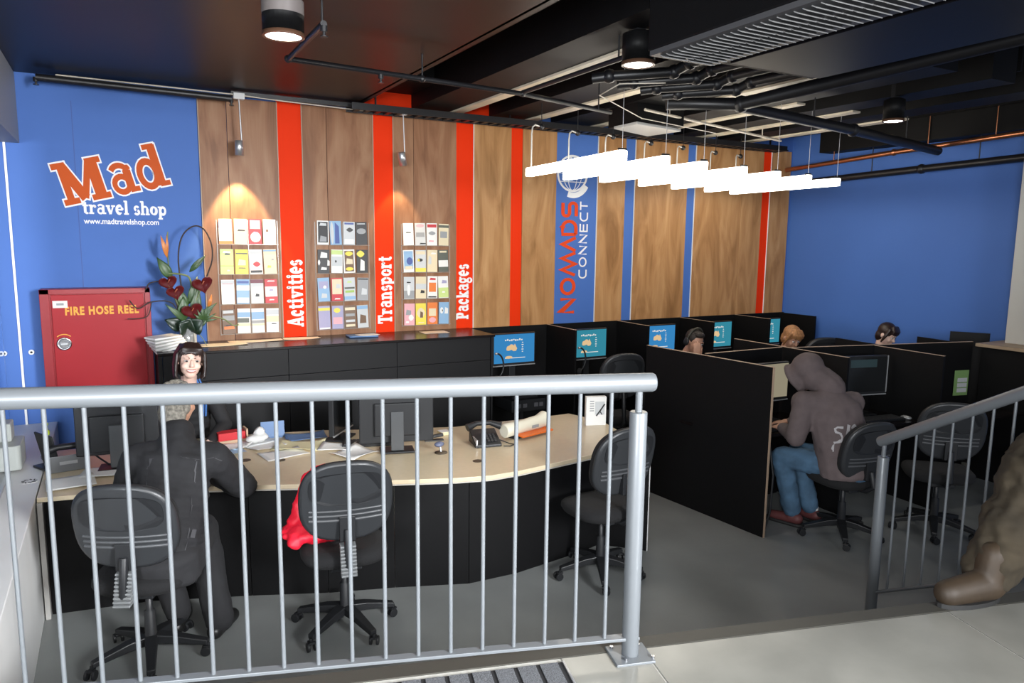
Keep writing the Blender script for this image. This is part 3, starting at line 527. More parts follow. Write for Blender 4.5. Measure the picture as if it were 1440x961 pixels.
bx('tag_print', (-.405, 6.6835, 1.705), (-.355, 6.684, 1.722), mat('print_g', C('g')), hc, w=True)
# ------------------------------------------------------------------ long black counter at the striped wall
ct = thing('back_counter', 'long black counter with a glossy top along the striped wall', 'counter', (1.72, 6.6, 0))
bx('top', (.27, 6.27, 1.315), (3.24, 6.88, 1.337), BLKT, ct, w=True, bevel=.003)
FRP = mat('dark_grey_laminate', (.009, .009, .010), .55, spec=.25)
bx('end_panel', (.27, 6.30, 0), (.30, 6.88, 1.313), FRP, ct, w=True); bx('end_panel', (3.20, 6.28, 0), (3.22, 6.88, 1.313), FRP, ct, w=True)
xs = [.302, 1.27, 2.24, 3.198]
for i in range(3):
    bx('front_panel', (xs[i]+.002, 6.29, 1.09), (xs[i+1]-.002, 6.31, 1.312), FRP, ct, w=True, bevel=.001)
    bx('front_panel', (xs[i]+.002, 6.29, .08), (xs[i+1]-.002, 6.31, 1.086), FRP, ct, w=True, bevel=.001)
bx('plinth', (.30, 6.33, 0), (3.2, 6.86, .08), BLK, ct, w=True)
# ------------------------------------------------------------------ booths along the wall
def partition(label, a, b_, h, th=.02, band=True, z0=0, group=None, front=False):
    a = Vector((*a, 0)); b_ = Vector((*b_, 0)); d = b_-a; L_ = d.length; q = math.atan2(d.y, d.x); c = (a+b_)/2
    t = thing('booth_partition', label, 'partition', (c.x, c.y, 0), q, group)
    bx('panel', (-L_/2, -th/2, z0), (L_/2, th/2, h-.003), BLK, t)
    if band:
        bx('edge_band', (-L_/2, -th/2, h-.003), (L_/2, th/2, h), BAND, t)
        if front: bx('edge_band', (L_/2, -th/2, z0), (L_/2+.003, th/2, h), BAND, t)
    return t
H_ = 1.335
partition('black back panel of the wall booths below the striped wall', (3.225, 6.868), (7.93, 6.868), H_, band=False)
for i, x in enumerate((4.19, 5.15, 6.11, 7.03, 7.85)):
    partition(['first black divider of the wall booths counting from the counter', 'second black divider of the wall booths', 'third black divider of the wall booths', 'fourth black divider of the wall booths', 'last black divider of the wall booths next to the blue wall'][i], (x, 6.856), (x, 6.28), H_, band=(i < 4), group='dividers of the wall booths')
bdk = thing('booth_worktop', 'black worktop running through the wall booths', 'worktop', (5.5, 6.5, 0))
for i, (a, b_) in enumerate(((3.225, 4.178), (4.202, 5.138), (5.162, 6.098), (6.122, 7.018), (7.042, 7.838))): bx('worktop_bay', (a, 6.22, .72), (b_, 6.856, .745), BLKT, bdk, w=True, bevel=.002); bx('modesty_panel', (a, 6.80, 0), (b_, 6.82, .719), BLK, bdk, w=True)
# monitors
SCB = emis('screen_blue', (.045, .27, .60), .85); SCT = emis('screen_teal', (.035, .24, .33), 1.0); SCC = emis('screen_cream', (.45, .40, .28), .6); SCD = mat('screen_off', (.012, .013, .014), .15)
MAPC = emis('screen_sand', (.75, .52, .28), 1); MAPW = emis('screen_white', (.75, .75, .72), 1); SILV = mat('silver_bezel', (.45, .46, .47), .35, metal=.5)
AUS = [(-.5, .0), (-.45, .28), (-.2, .42), (-.08, .55), (.12, .5), (.2, .35), (.3, .6), (.42, .25), (.52, 0), (.42, -.3), (.15, -.32), (.0, -.15), (-.3, -.25), (-.48, -.2)]
def monitor(label, loc, rz, w=.46, h=.30, zc=1.14, scr=SCB, logo=True, back=False, tilt=0, base=.745):
    t = thing('computer_monitor', label, 'monitor', loc, rz); zc = zc-loc[2]; bz = base-loc[2]
    bx('casing', (-w/2-.012, -.01, zc-h/2-.03), (w/2+.012, .03, zc+h/2+.012), PLAST, t, bevel=.006)
    s = bx('screen', (-w/2, -.012, zc-h/2), (w/2, -.0095, zc+h/2), scr, t)
    bx('lower_strip', (-w/2-.012, -.013, zc-h/2-.032), (w/2+.012, -.006, zc-h/2-.022), SILV, t)
    bx('stand_neck', (-.035, .03, bz+.012), (.035, .055, zc), PLAST, t, bevel=.003); bx('stand_foot', (-.12, -.06, bz), (.12, .10, bz+.014), PLAST, t, bevel=.005)
    if logo:
        b = MB(frame((-.02*w, -.0122, zc), (1, 0, 0), (0, 0, 1))); b.prism([(x*.26*w-.05*w, y*.28*h) for x, y in AUS], 0, .0006); b.build('map_shape', MAPC, s)
        b = MB(frame((0, -.0122, zc), (1, 0, 0), (0, 0, 1)))
        for k in range(9): b.box((-.22*w+k*.05*w, .30*h+.004*math.sin(k*2), .0003), (.035*w, .045*h*(1+.4*(k % 2)), .0006))
        for k in range(5): b.box((.20*w, .20*h-k*.08*h, .0003), (.03*w+.02*w*(k % 2), .03*h, .0006))
        b.box((.02*w, -.33*h, .0003), (.5*w, .025*h, .0006)); b.build('screen_writing', MAPW, s)
        b = MB(frame((0, -.0122, zc), (1, 0, 0), (0, 0, 1))); b.prism([(-.14*w+.09*w*x, -.30*h+.05*h*y) for x, y in sell(2, 2, 2, 12)], 0, .0007); b.build('fish_shape', MAPC, s)
    return t
def keyboard(label, loc, rz=0):
    t = thing('keyboard', label, 'keyboard', loc, rz); bx('keyboard_base', (-.22, -.075, 0), (.22, .075, .018), PLAST, t, bevel=.004)
    b = MB()
    for r in range(5):
        for c in range(14): b.bb((-.208+c*.0298, -.066+r*.027, .018), (-.182+c*.0298, -.044+r*.027, .024))
    b.build('keys', mat('key_grey', (.04, .04, .042), .5), t, kind='stuff'); return t
def headset(label, loc, rz):
    t = thing('headphones', label, 'headphones', loc, rz); MB().tube([(x, 0, z) for x, z in arc(0, 0, .075, .11, -20, 200, 16)], .007, 8).build('headband', PLAST, t)
    for s_ in (-1, 1): MB(Matrix.Translation((s_*.072, 0, -.045)) @ Matrix.Rotation(math.pi/2, 4, 'Y')).lathe([(.02, -.02), (.036, -.015), (.036, .015), (.02, .02)], n=16).build('ear_cup', FABR, t)
    return t
for i, (xc, w, scr) in enumerate(((3.575, .47, SCB), (4.50, .45, SCT), (5.48, .45, SCB), (6.38, .44, SCT), (7.24, .40, SCT))):
    monitor(['blue map screen in the booth beside the counter', 'blue map screen in the second wall booth', 'blue map screen in the third wall booth left of the person with headphones', 'blue map screen in the fourth wall booth', 'small teal screen in the last wall booth'][i], (xc, 6.50, .745), 0, w, .295, 1.15, scr)
    if i < 3: keyboard(['keyboard in the booth beside the counter', 'keyboard in the second wall booth', 'keyboard in the third wall booth'][i], (xc+.22 if i == 0 else xc, 6.32, .745), -.1)
    hs = MB()
for i, x in enumerate((3.235, 4.215)):
    t = thing('headphones', ['black headphones hanging at the left of the first booth screen', 'black headphones hanging at the left of the second booth screen'][i], 'headphones', (x+.04, 6.30, 1.02))
    MB().tube([(x_, 0, z) for x_, z in arc(0, 0, .075, .12, -100, 100, 18)], .009, 8).build('headband', PLAST, t)
    MB().tube([(0, 0, .12), (-.02, 0, .12)], .012, 8).build('hook', SILV, t)
    MB().ell((0, 0, -.13), (.025, .03, .035)).build('ear_cup', FABR, t)
    MB().tube([(0, 0, -.15), (-.01, .0, -.25), (0, .02, -.272)], .004, 6).build('cable', PLAST, t)
for i, (x, lab) in enumerate(((3.66, 'black computer box under the worktop of the first wall booth'), (4.62, 'black computer box under the worktop of the second wall booth'))):
    t = thing('computer_box', lab, 'computer', (x, 6.50, 0)); bx('case', (-.20, -.18, .52), (.20, .20, .64), PLAST, t, bevel=.005); bx('mounting_bracket', (-.15, -.1, .64), (.15, .1, .72), PIPE, t); bx('floor_cable_duct', (.12, .22, 0), (.16, .26, .60), PIPE, t)
    for k, xx in enumerate((-.14, -.07, .06, .12)): bx('front_button', (xx, -.184, .56), (xx+.045, -.18, .60), mat('button_grey', (.10, .10, .11), .4), t)
# front booths at right
partition('large black partition standing nearest the stairs, pale front edge', (4.165, 5.09), (4.29, 3.77), H_, th=.022, front=True)
partition('black cross partition behind the hooded person', (4.30, 4.50), (5.20, 4.50), H_)
partition('black divider right of the hooded person', (5.24, 5.10), (5.235, 3.84), H_, group='dividers of the front booths')
partition('long black cross partition running right behind the dark screen', (5.26, 4.44), (7.24, 3.99), H_)
partition('black divider between the dark screen and the green notice', (6.10, 4.215), (6.06, 3.55), H_, group='dividers of the front booths')
partition('black divider left of the seated person with dark hair', (6.24, 4.74), (6.20, 4.26), H_, band=False, group='dividers behind the cross partition')
partition('black divider right of the seated person with dark hair', (7.12, 4.46), (7.07, 4.08), H_, band=False, group='dividers behind the cross partition')
partition('short black divider against the blue wall by the white column', (7.60, 4.42), (7.78, 4.12), 1.37, band=False)
fd = thing('booth_worktop', 'black worktop of the front booths under the hooded person\'s hands', 'worktop', (5.7, 4.1, 0))
b = MB(); b.prism([(4.27, 3.97), (5.22, 3.93), (5.22, 4.485), (4.23, 4.485)], .72, .745); b.build('worktop_bay', BLKT, fd, w=True, bevel=.002)
b = MB(); b.prism([(5.26, 3.80), (6.055, 3.68), (6.08, 4.20), (5.26, 4.40)], .72, .745); b.build('worktop_bay', BLKT, fd, w=True, bevel=.002)
b = MB(); b.prism([(6.09, 3.62), (7.2, 3.45), (7.2, 3.95), (6.115, 4.18)], .72, .745); b.build('worktop_bay', BLKT, fd, w=True, bevel=.002)
b = MB(); b.prism([(4.28, 4.45), (5.2, 4.45), (5.2, 4.47), (4.28, 4.47)], 0, .72); b.build('modesty_panel', BLK, fd, w=True)
b = MB(); b.prism([(5.27, 4.2), (7.2, 3.85), (7.2, 3.87), (5.27, 4.22)], .35, .72); b.build('modesty_panel', BLK, fd, w=True)
rd = thing('booth_worktop', 'black worktop behind the cross partitions where the three people sit', 'worktop', (5.5, 4.8, 0))
b = MB(); b.prism([(4.20, 4.52), (5.22, 4.52), (5.22, 5.05), (4.18, 5.05)], .72, .745); b.build('worktop_bay', BLKT, rd, w=True)
b = MB(); b.prism([(5.26, 4.47), (6.18, 4.26), (6.22, 4.80), (5.26, 4.95)], .72, .745); b.build('worktop_bay', BLKT, rd, w=True)
b = MB(); b.prism([(6.26, 4.25), (7.05, 4.08), (7.1, 4.55), (6.27, 4.72)], .72, .745); b.build('worktop_bay', BLKT, rd, w=True)
monitor('cream document screen in front of the hooded person', (4.83, 4.30, .745), -.03, .44, .29, 1.09, SCC, logo=False)
m2 = monitor('dark switched-off screen with a silver edge right of the hooded person', (5.78, 4.08, .745), -.22, .46, .31, 1.11, SCD, logo=False)
bx('silver_side_edge', (.232, -.014, .20), (.242, .0, .53), SILV, m2)
bx('page_panel', (-.16, -.0135, .43), (.12, -.0122, .50), mat('screen_dim', (.035, .06, .065), .3), m2)
keyboard('keyboard under the hooded person\'s hands', (4.74, 4.10, .745), .1)
keyboard('dark keyboard in front of the dark screen', (5.75, 3.88, .745), -.15)
t = thing('computer_mouse', 'dark mouse beside the keyboard of the dark screen', 'mouse', (6.0, 3.80, .745)); MB().ell((0, 0, .014), (.03, .05, .018)).build('shell', SILV, t); MB().ell((0, .02, .028), (.005, .012, .005)).build('wheel', PLAST, t)
nt = thing('notice_sheet', 'green and white notice sheet pinned on the partition at right', 'notice', (7.12, 3.992, .815), -.227)
bx('sheet', (-.085, 0, 0), (.085, .002, .245), mat('notice_green', (.20, .34, .12), .6), nt)
for z in (.03, .08, .13): bx('text_block', (-.045, -.001, z), (.07, 0, z+.04), mat('print_lg', C('lg')), nt)
# ------------------------------------------------------------------ reception desk
rd_ = thing('reception_desk', 'long curved reception desk with a sand coloured worktop and black panels', 'desk', (1.6, 4.9, 0))
FE = [(-.462, 4.86), (.10, 4.76), (.66, 4.545), (1.10, 4.36), (1.5, 4.235), (1.85, 4.105), (2.07, 4.05), (2.30, 4.055), (2.8, 4.125), (3.18, 4.19), (3.36, 4.30), (3.50, 4.60), (3.57, 4.92)]
BE = [(3.46, 5.27), (3.02, 5.27), (2.37, 5.29), (1.9, 5.44), (1.37, 5.66), (.82, 5.78), (.2, 5.86), (-.462, 5.92)]
b = MB(); b.prism(FE+BE, .714, .742); b.build('worktop', TAN, rd_, w=True, bevel=.003)
b = MB(); b.prism(FE[1:-1]+[(3.44, 4.62), (3.1, 4.25), (2.3, 4.10), (1.5, 4.29), (.1, 4.80)], .706, .714); b.build('worktop_edging', mat('light_edging', (.50, .47, .42), .4), rd_, w=True)
PF = [(-.43, 4.90), (.10, 4.81), (.66, 4.60), (1.10, 4.415), (1.5, 4.29), (1.95, 4.12), (2.30, 4.11), (2.85, 4.19), (3.10, 4.25), (3.28, 4.36), (3.42, 4.62)]
for i in range(len(PF)-1):
    a, c = Vector((*PF[i], 0)), Vector((*PF[i+1], 0)); d = (c-a).normalized(); n_ = Vector((-d.y, d.x, 0))*.018
    b = MB(); b.prism([(a.x, a.y), (c.x-d.x*.004, c.y-d.y*.004), (c.x-d.x*.004+n_.x, c.y-d.y*.004+n_.y), (a.x+n_.x, a.y+n_.y)], .0, .705); b.build('front_panel', BLK, rd_, w=True)
for y, x0 in ((5.5, -.40), (5.0, -.44)): pass
bx('end_panel', (-.462, 4.84, 0), (-.436, 5.90, .713), mat('pale_end_panel', (.45, .44, .42), .5), rd_, w=True)
bx('support_leg', (3.34, 5.10, 0), (3.42, 5.22, .713), BLK, rd_, w=True); bx('support_leg', (1.3, 5.50, 0), (1.38, 5.58, .713), BLK, rd_, w=True)
for x, y in ((.93, 4.99), (2.13, 4.37), (.72, 5.09)): MB().lathe([(.036, .742), (.036, .7435)], (x, y, 0), 20).build('cable_grommet', mat('brown_grommet', (.07, .05, .03), .5), rd_, w=True)
# ------------------------------------------------------------------ office chairs
def chair(label, loc, rz, seat=.50, back_top=1.03, group=None, base_rot=.3, bellows=True, bw=.47, bh=.46):
    t = thing('office_chair', label, 'chair', loc, rz, group)
    for i in range(5):
        q = base_rot+2*math.pi*i/5; R3 = Matrix.Rotation(q, 4, 'Z')
        b = MB(R3); P = [(.03, 0, .115), (.12, 0, .108), (.29, 0, .075)]
        for k in range(2):
            a, c = P[k], P[k+1]; w1, w2 = (.032, .028) if k == 0 else (.028, .02); h1, h2 = (.026, .022) if k == 0 else (.022, .014)
            vs = [(a[0], s_*w1, a[2]+z*h1) for s_ in (-1, 1) for z in (-1, 1)]+[(c[0], s_*w2, c[2]+z*h2) for s_ in (-1, 1) for z in (-1, 1)]
            b.add(vs, [(0, 1, 3, 2), (4, 6, 7, 5), (0, 4, 5, 1), (2, 3, 7, 6), (0, 2, 6, 4), (1, 5, 7, 3)])
        l = b.build('leg', PLAST, t, bevel=.005)
        b = MB(R3 @ Matrix.Translation((.29, 0, 0)) @ Matrix.Rotation(base_rot*2+i*1.3, 4, 'Z'))
        b.tube([(0, 0, .07), (0, 0, .045)], .009, 8)
        for s_ in (-1, 1): b.tube([(-.012, s_*.012, .026), (-.012, s_*.026, .026)], .026, 14)
        b.box((-.004, 0, .048), (.04, .03, .012)); b.build('caster', PLAST, l, bevel=.002)
    b = MB(); b.lathe([(.045, .09), (.045, .135), (.03, .14), (.028, .27), (.017, .275), (.017, seat-.08)], n=18); b.build('gas_column', PLAST, t)
    b = MB(); b.box((0, -.02, seat-.075), (.17, .26, .04)); b.build('mechanism', PLAST, t, bevel=.008)
    b = MB(); b.tube([(.08, .02, seat-.075), (.20, .03, seat-.07), (.24, .03, seat-.085)], [.006, .006, .012], 8); b.build('lever', PLAST, t)
    # seat cushion
    vs = []; prof = [(-.055, .80), (-.05, .93), (-.02, 1.0), (.005, .985), (.022, .92), (.03, .75)]; S = sell(.49, .47, 3.0, 32)
    for z, k in prof:
        for x, y in S: vs.append((x*k, y*k+.01, seat+z-.03*max(0, (y-.12)/.12)**2*.6))
    n = 32; b = MB(); b.add(vs, [(i*n+j, i*n+(j+1) % n, (i+1)*n+(j+1) % n, (i+1)*n+j) for i in range(5) for j in range(n)], 0, True)
    b.add(vs[:n], [tuple(range(n))[::-1]]); b.add(vs[-n:], [tuple(range(n))], 0, True); b.build('seat', FABR, t)
    # backrest: cushion in front, ribbed plastic shell behind
    zc = back_top-bh/2; S = sell(bw, bh, 2.7, 40)
    def curved(x, z, off): return (x, -.235-off+.55*x*x-.10*(z/bh), zc+z)
    def shell(name, layers, m, par=t):
        n = 40; vs = []
        for k, off in layers:
            for x, z in S: vs.append(curved(x*k, z*k, off))
        b = MB(); L_ = len(layers); b.add(vs, [(i*n+j, i*n+(j+1) % n, (i+1)*n+(j+1) % n, (i+1)*n+j) for i in range(L_-1) for j in range(n)], 0, True)
        for base in (0, (L_-1)*n):
            k, off = layers[0] if base == 0 else layers[-1]; vv = []; 
            for kk in (1, .66, .33):
                for x, z in S: vv.append(curved(x*k*kk, z*k*kk, off))
            vv.append(curved(0, 0, off)); f = [(i*n+j, i*n+(j+1) % n, (i+1)*n+(j+1) % n, (i+1)*n+j) for i in range(2) for j in range(n)]+[(2*n+j, 2*n+(j+1) % n, 3*n) for j in range(n)]
            b.add(vv, f, 0, True)
        return b.build(name, m, par)
    shell('backrest_cushion', [(.90, -.055), (.97, -.045), (1.0, -.02), (.99, -.002)], FABR)
    sh = shell('backrest_shell', [(1.0, -.004), (1.01, .006), (.98, .018), (.93, .022)], mat('shell_plastic', (.028, .030, .033), .4))
    b = MB(); vs = []
    for x, z in sell(bw*.80, bh*.40, 3.2, 40): vs.append(curved(x, z+bh*.17, .0225))
    n = 40; vs2 = [(p[0], p[1]-.004, p[2]) for p in vs]
    b.add(vs+vs2, [(j, (j+1) % n, n+(j+1) % n, n+j) for j in range(n)]+[tuple(range(n, 2*n))], 0); b.build('raised_panel', PLAST, sh)
    b = MB()
    for k in range(3):
        z0 = -.105+k*.028; b.tube([curved(x, z0+.06*x*x, .021) for x in [(-.40+.08*i)*bw for i in range(11)]], .0085-.001*k, 6)
    b.build('rib', mat('rib_grey', (.075, .078, .083), .35), sh, kind='stuff')
    b = MB(); b.box(curved(0, -.15, .035), (.085, .035, .14)); b.tube([curved(0, -.15, .05), (0, -.285, seat-.01), (0, -.22, seat-.06), (0, -.10, seat-.07)], [.022, .022, .02, .02], 8)
    b.build('back_support', PLAST, t, bevel=.004)
    if bellows:
        b = MB()
        for k in range(9): b.box((0, -.29+.006*k, seat-.045+.018*k), (.085, .05, .011), Euler((.15, 0, 0)))
        b.build('bellows', mat('bellows_grey', (.20, .21, .215), .4), t, bevel=.003, kind='stuff')
    return t
chair('black office chair under the man in the dark coat, grey bellows behind', (.07, 4.13, 0), -.42, .50, 1.06, base_rot=.05, bw=.50)
chair('black office chair in the middle with a red bag on its seat', (1.08, 3.97, 0), -.18, .50, 1.08, base_rot=.15, bw=.50, bh=.47)
chair('black office chair at the right end of the reception desk by the railing post', (2.80, 3.84, 0), .08, .50, 1.09, base_rot=.35, bellows=False, bw=.50)
chair('black office chair under the hooded person', (4.86, 3.53, 0), -.16, .49, .97, base_rot=.3, bellows=False)
chair('empty black office chair right of the hooded person behind the stair rail', (5.60, 3.25, 0), -.75, .50, 1.10, base_rot=.7, bellows=False)
chair('black office chair partly hidden at the right behind the stair rail', (6.55, 2.98, 0), .3, .48, .93, base_rot=.2, bellows=False)
chair('black office chair in the second wall booth, its round back seen above the railing', (4.36, 5.85, 0), -.2, .50, 1.18, base_rot=.2, bellows=False)
chair('black office chair in the last wall booth against the blue wall', (7.15, 5.75, 0), -.3, .54, 1.20, base_rot=.2, bellows=False)
# ------------------------------------------------------------------ people
def head_frame(c, fwd, up=(0, 0, 1)):
    f = Vector(fwd).normalized(); u_ = Vector(up); u_ = (u_-f*u_.dot(f)).normalized(); r = f.cross(u_)
    return Matrix(((r.x, f.x, u_.x, c[0]), (r.y, f.y, u_.y, c[1]), (r.z, f.z, u_.z, c[2]), (0, 0, 0, 1)))    # x right, y forward, z up
def head_mb(T, neck):
    b = MB(T); b.ell((0, -.012, .03), (.074, .092, .092), n=20); b.ell((0, .022, -.03), (.060, .068, .080), n=18); b.ell((0, .045, -.085), (.036, .034, .030), n=12)
    b.cap((0, .088, .012), (0, .106, -.022), .008, .0125, 10); b.ell((0, .098, -.026), (.017, .011, .009), n=10)
    for s_ in (-1, 1):
        b.ell((s_*.036, .062, -.028), (.024, .024, .024), n=10); b.ell((s_*.078, -.008, -.004), (.012, .02, .032), n=10); b.ell((s_*.030, .082, .030), (.022, .010, .007), n=8)
    b.ell((0, .084, -.058), (.026, .012, .013), n=10)
    b.T = Matrix(); b.cap(neck, T @ Vector((0, -.025, -.05)), .058, .052, 14); return b
def face(T, par, smile=False, iris=(.03, .015, .01)):
    for s_ in (-1, 1):
        e = MB(T); e.ell((s_*.031, .0795, .008), (.0145, .0105, .0068), n=12); ey = e.build('eye', mat('eye_white', (.75, .72, .70), .3), par, w=True)
        e = MB(T); e.ell((s_*.031, .0885, .0075), (.0078, .003, .0066), n=10); e.build('iris', mat('iris_dark', iris, .2), ey, w=True)
        e = MB(T); e.tube([(s_*(.014+.010*i), .090-.0035*i-.001*i*i, .0265+.004*math.sin(i*1.1)) for i in range(4)], [.002, .003, .003, .0015], 6); e.build('eyebrow', mat('brow_dark', (.03, .018, .014), .8), par, w=True)
        e = MB(T); e.tube([(s_*(.017+.007*i), .0905-.0022*i-.0009*i*i, .0135+.0035*math.sin(i*.9)) for i in range(5)], .001, 6); e.build('eyelash', mat('brow_dark', (.03, .018, .014), .8), par, w=True)
    if smile:
        e = MB(T); xs_ = [-.027+.0054*i for i in range(11)]
        up_ = [(x, .0965-9*x*x, -.050+5*x*x) for x in xs_]; lo = [(x, .0965-9*x*x, -.066+15*x*x) for x in xs_]
        m_ = MB(T); m_.add(up_+lo, [(i, i+1, 12+i, 11+i) for i in range(10)], 0, True); m_.build('teeth', mat('teeth', (.85, .82, .78), .3), par, w=True, solid=.003)
        for P_ in (up_, lo): e.tube([(p[0], p[1]+.0015, p[2]) for p in P_], [.001]+[.003]*9+[.001], 8)
        e.build('lips', mat('lips', (.50, .14, .13), .4), par, w=True)
    else:
        e = MB(T); e.tube([(x, .096-8*x*x, -.058) for x in [-.022+.0044*i for i in range(11)]], [.001]+[.0038]*9+[.001], 8); e.build('lips', mat('lips', (.45, .16, .13), .4), par, w=True)
def hand_mb(b, wrist, direction, up, side, curl=.35, scale=1.0, spread=.10):
    d = Vector(direction).normalized(); n_ = Vector(up); n_ = (n_-d*n_.dot(d)).normalized(); r = d.cross(n_)*side; w = Vector(wrist)   # r points to thumb side
    k = scale; pal = w+d*.045*k
    M = Matrix((( r.x, d.x, n_.x), (r.y, d.y, n_.y), (r.z, d.z, n_.z)))
    b.ell(pal, (.040*k, .052*k, .014*k), M, 12); b.cap(w-d*.02, w+d*.03*k, .027*k, .026*k, 10)
    for i, (off, L_) in enumerate(((.030, .070), (.010, .078), (-.010, .072), (-.029, .058))):
        p = w+d*.085*k+r*off*k; a = curl; dirv = (d+r*off*spread*10).normalized(); pts = [p-d*.03*k, p]
        for j, f in enumerate((.45, .32, .23)):
            q = a*(j+.6); dv = dirv*math.cos(q)-n_*math.sin(q); p = p+dv*L_*f*k; pts.append(p)
        b.chain(pts, [.0095*k, .0092*k, .0085*k, .0078*k, .007*k], 8)
    p0 = w+d*.02*k+r*.022*k; dt = (d*.72+r*.62-n_*.25).normalized(); b.chain([p0, p0+dt*.035*k, p0+(dt*.035+(d*.9+r*.2-n_*.2).normalized()*.03)*k, p0+(dt*.035+(d*.9+r*.2-n_*.2).normalized()*.055)*k], [.014*k, .012*k, .010*k, .008*k], 8)
def slab(b, p0, p1, s0, s1, yaw, n=7):
    p0 = Vector(p0); p1 = Vector(p1); M = Matrix.Rotation(yaw, 3, 'Z')
    ax = (p1-p0).normalized(); tilt = Vector((0, 0, 1)).rotation_difference(ax).to_matrix()
    for i in range(n+1):
        f = i/n; c = p0.lerp(p1, f); b.ell(c, (s0[0]+(s1[0]-s0[0])*f, s0[1]+(s1[1]-s0[1])*f, .07), tilt @ M, 16)
def body(par, J, skin, yaw, hand=None, vox=.009):
    """one continuous body: torso, arms, legs"""
    b = MB(); slab(b, J['pelvis'], J['chest'], (.145, .10), (.155, .095), yaw)
    b.cap(J['chest'], J['neck'], .08, .055)
    for s_ in 'LR':
        b.chain([J['sh'+s_], J['el'+s_], J['wr'+s_]], [.052, .040, .026]); b.cap(J['chest'], J['sh'+s_], .07, .055)
        if 'kn'+s_ in J: b.chain([J['hip'+s_], J['kn'+s_], J['an'+s_]], [.080, .052, .036])
    if hand: hand(b)
    h = head_mb(J['T'], J['neck']); o = len(b.v); b.v += h.v; b.f += [[i+o for i in f] for f in h.f]; b.mi += h.mi; b.sm += h.sm
    return b.build('body', skin, par, w=True, remesh=vox, smooth_it=2)
def person(label, J, skin, yaw, hand=None, vox=.009):
    p = Vector(J['pelvis']); t = thing('person', label, 'person', (p.x, p.y, 0 if J.get('g', 1) else J['g0'])); body(t, J, skin, yaw, hand, vox); return t
# --- man in the dark coat, back to the viewer
COAT = mat('charcoal_coat', (.010, .010, .012), .85, noise=.2, scale=30, bump=.2)
hf = head_frame((.285, 4.44, 1.315), (.62, .80, -.12))
J = dict(pelvis=(.14, 4.13, .58), chest=(.24, 4.26, 1.00), neck=(.265, 4.33, 1.15), T=hf, shL=(.07, 4.34, 1.05), shR=(.44, 4.22, 1.03), elL=(.0, 4.52, .82), elR=(.60, 4.40, .80), wrL=(.18, 4.75, .78), wrR=(.48, 4.68, .79),
         hipL=(.06, 4.15, .56), hipR=(.24, 4.12, .56), knL=(.12, 4.58, .55), knR=(.38, 4.50, .54), anL=(.22, 4.36, .10), anR=(.42, 4.20, .10))
def hnd(b): hand_mb(b, J['wrL'], (.9, .4, -.05), (0, 0, 1), -1); hand_mb(b, J['wrR'], (-.5, .8, -.05), (0, 0, 1), 1)
man = person('man in a dark coat with grey curly hair, seated with his back to the viewer', J, SKIN, -.35, hnd)
b = MB(); slab(b, (.13, 4.10, .55), (.24, 4.25, 1.04), (.215, .165), (.20, .135), -.35, 9); b.cap((.24, 4.25, 1.02), (.265, 4.33, 1.17), .14, .088)
for s_ in 'LR':
    a = Vector(J['sh'+s_]); b.cap((.245, 4.28, 1.04), a, .12, .092); b.chain([a, J['el'+s_], Vector(J['wr'+s_])], [.094, .082, .056])
co = b.build('coat', COAT, man, w=True, remesh=.012, smooth_it=4, disp=(.03, .14))
SEAM = mat('grey_seam', (.04, .04, .045), .7)
def strip3(name, P_, wv, m, par, target, off):
    V_ = [Vector(p) for p in P_]; pts = [V_[i].lerp(V_[i+1], k/12) for i in range(len(V_)-1) for k in range(12)]+[V_[-1]]; wv = Vector(wv); vs = []
    for p in pts: vs += [p+wv, p-wv]
    b = MB(); b.add(vs, [(2*i, 2*i+1, 2*i+3, 2*i+2) for i in range(len(pts)-1)], 0, True); o = b.build(name, m, par, w=True)
    q = o.modifiers.new('w', 'SHRINKWRAP'); q.target = target; q.wrap_method = 'NEAREST_SURFACEPOINT'; q.wrap_mode = 'ABOVE_SURFACE'; q.offset = off; return o
strip3('coat_seam', [(.03, 4.10, 1.10), (.0, 4.02, .95), (-.02, 3.95, .75), (-.02, 3.93, .6)], (.0028, 0, 0), SEAM, man, co, .003)
strip3('coat_seam', [(.34, 4.04, 1.12), (.34, 3.98, .95), (.30, 3.92, .75), (.27, 3.90, .6)], (.0028, 0, 0), SEAM, man, co, .003)
strip3('coat_seam', [(-.03, 4.12, 1.08), (.10, 4.06, 1.14), (.24, 4.06, 1.15), (.36, 4.06, 1.12), (.48, 4.1, 1.04)], (0, 0, .0028), SEAM, man, co, .003)
strip3('coat_seam', [(.02, 3.93, .72), (.2, 3.90, .71), (.36, 3.93, .73)], (0, 0, .0028), SEAM, man, co, .003)
b = MB(); slab(b, (.13, 4.08, .60), (.14, 4.10, .50), (.215, .17), (.225, .175), -.35, 3)
b.chain([(.05, 4.15, .56), (.12, 4.56, .55)], [.12, .09]); b.chain([(.26, 4.12, .56), (.38, 4.49, .54)], [.12, .09]); b.chain([(.12, 4.56, .55), (.22, 4.37, .12)], [.088, .075]); b.chain([(.38, 4.49, .54), (.42, 4.21, .10)], [.09, .082])
b.build('trousers', mat('black_trousers', (.013, .013, .015), .9, bump=.2, scale=40), man, w=True, remesh=.014, smooth_it=3, disp=(.02, .1))
for a, d in (((.22, 4.37), (.3, .9)), ((.42, 4.21), (.55, .75))):
    b = MB(); dv = Vector((*d, 0)).normalized(); p = Vector((*a, .045)); b.cap(p-dv*.05, p+dv*.14, .045, .042, 12); b.cap(p, p+Vector((0, 0, .06)), .045, .045); b.bb((p.x-.01, p.y-.01, .004), (p.x+.01, p.y+.01, .05))
    b.build('shoe', mat('black_shoe', (.01, .01, .01), .4), man, w=True, remesh=.01, smooth_it=2)
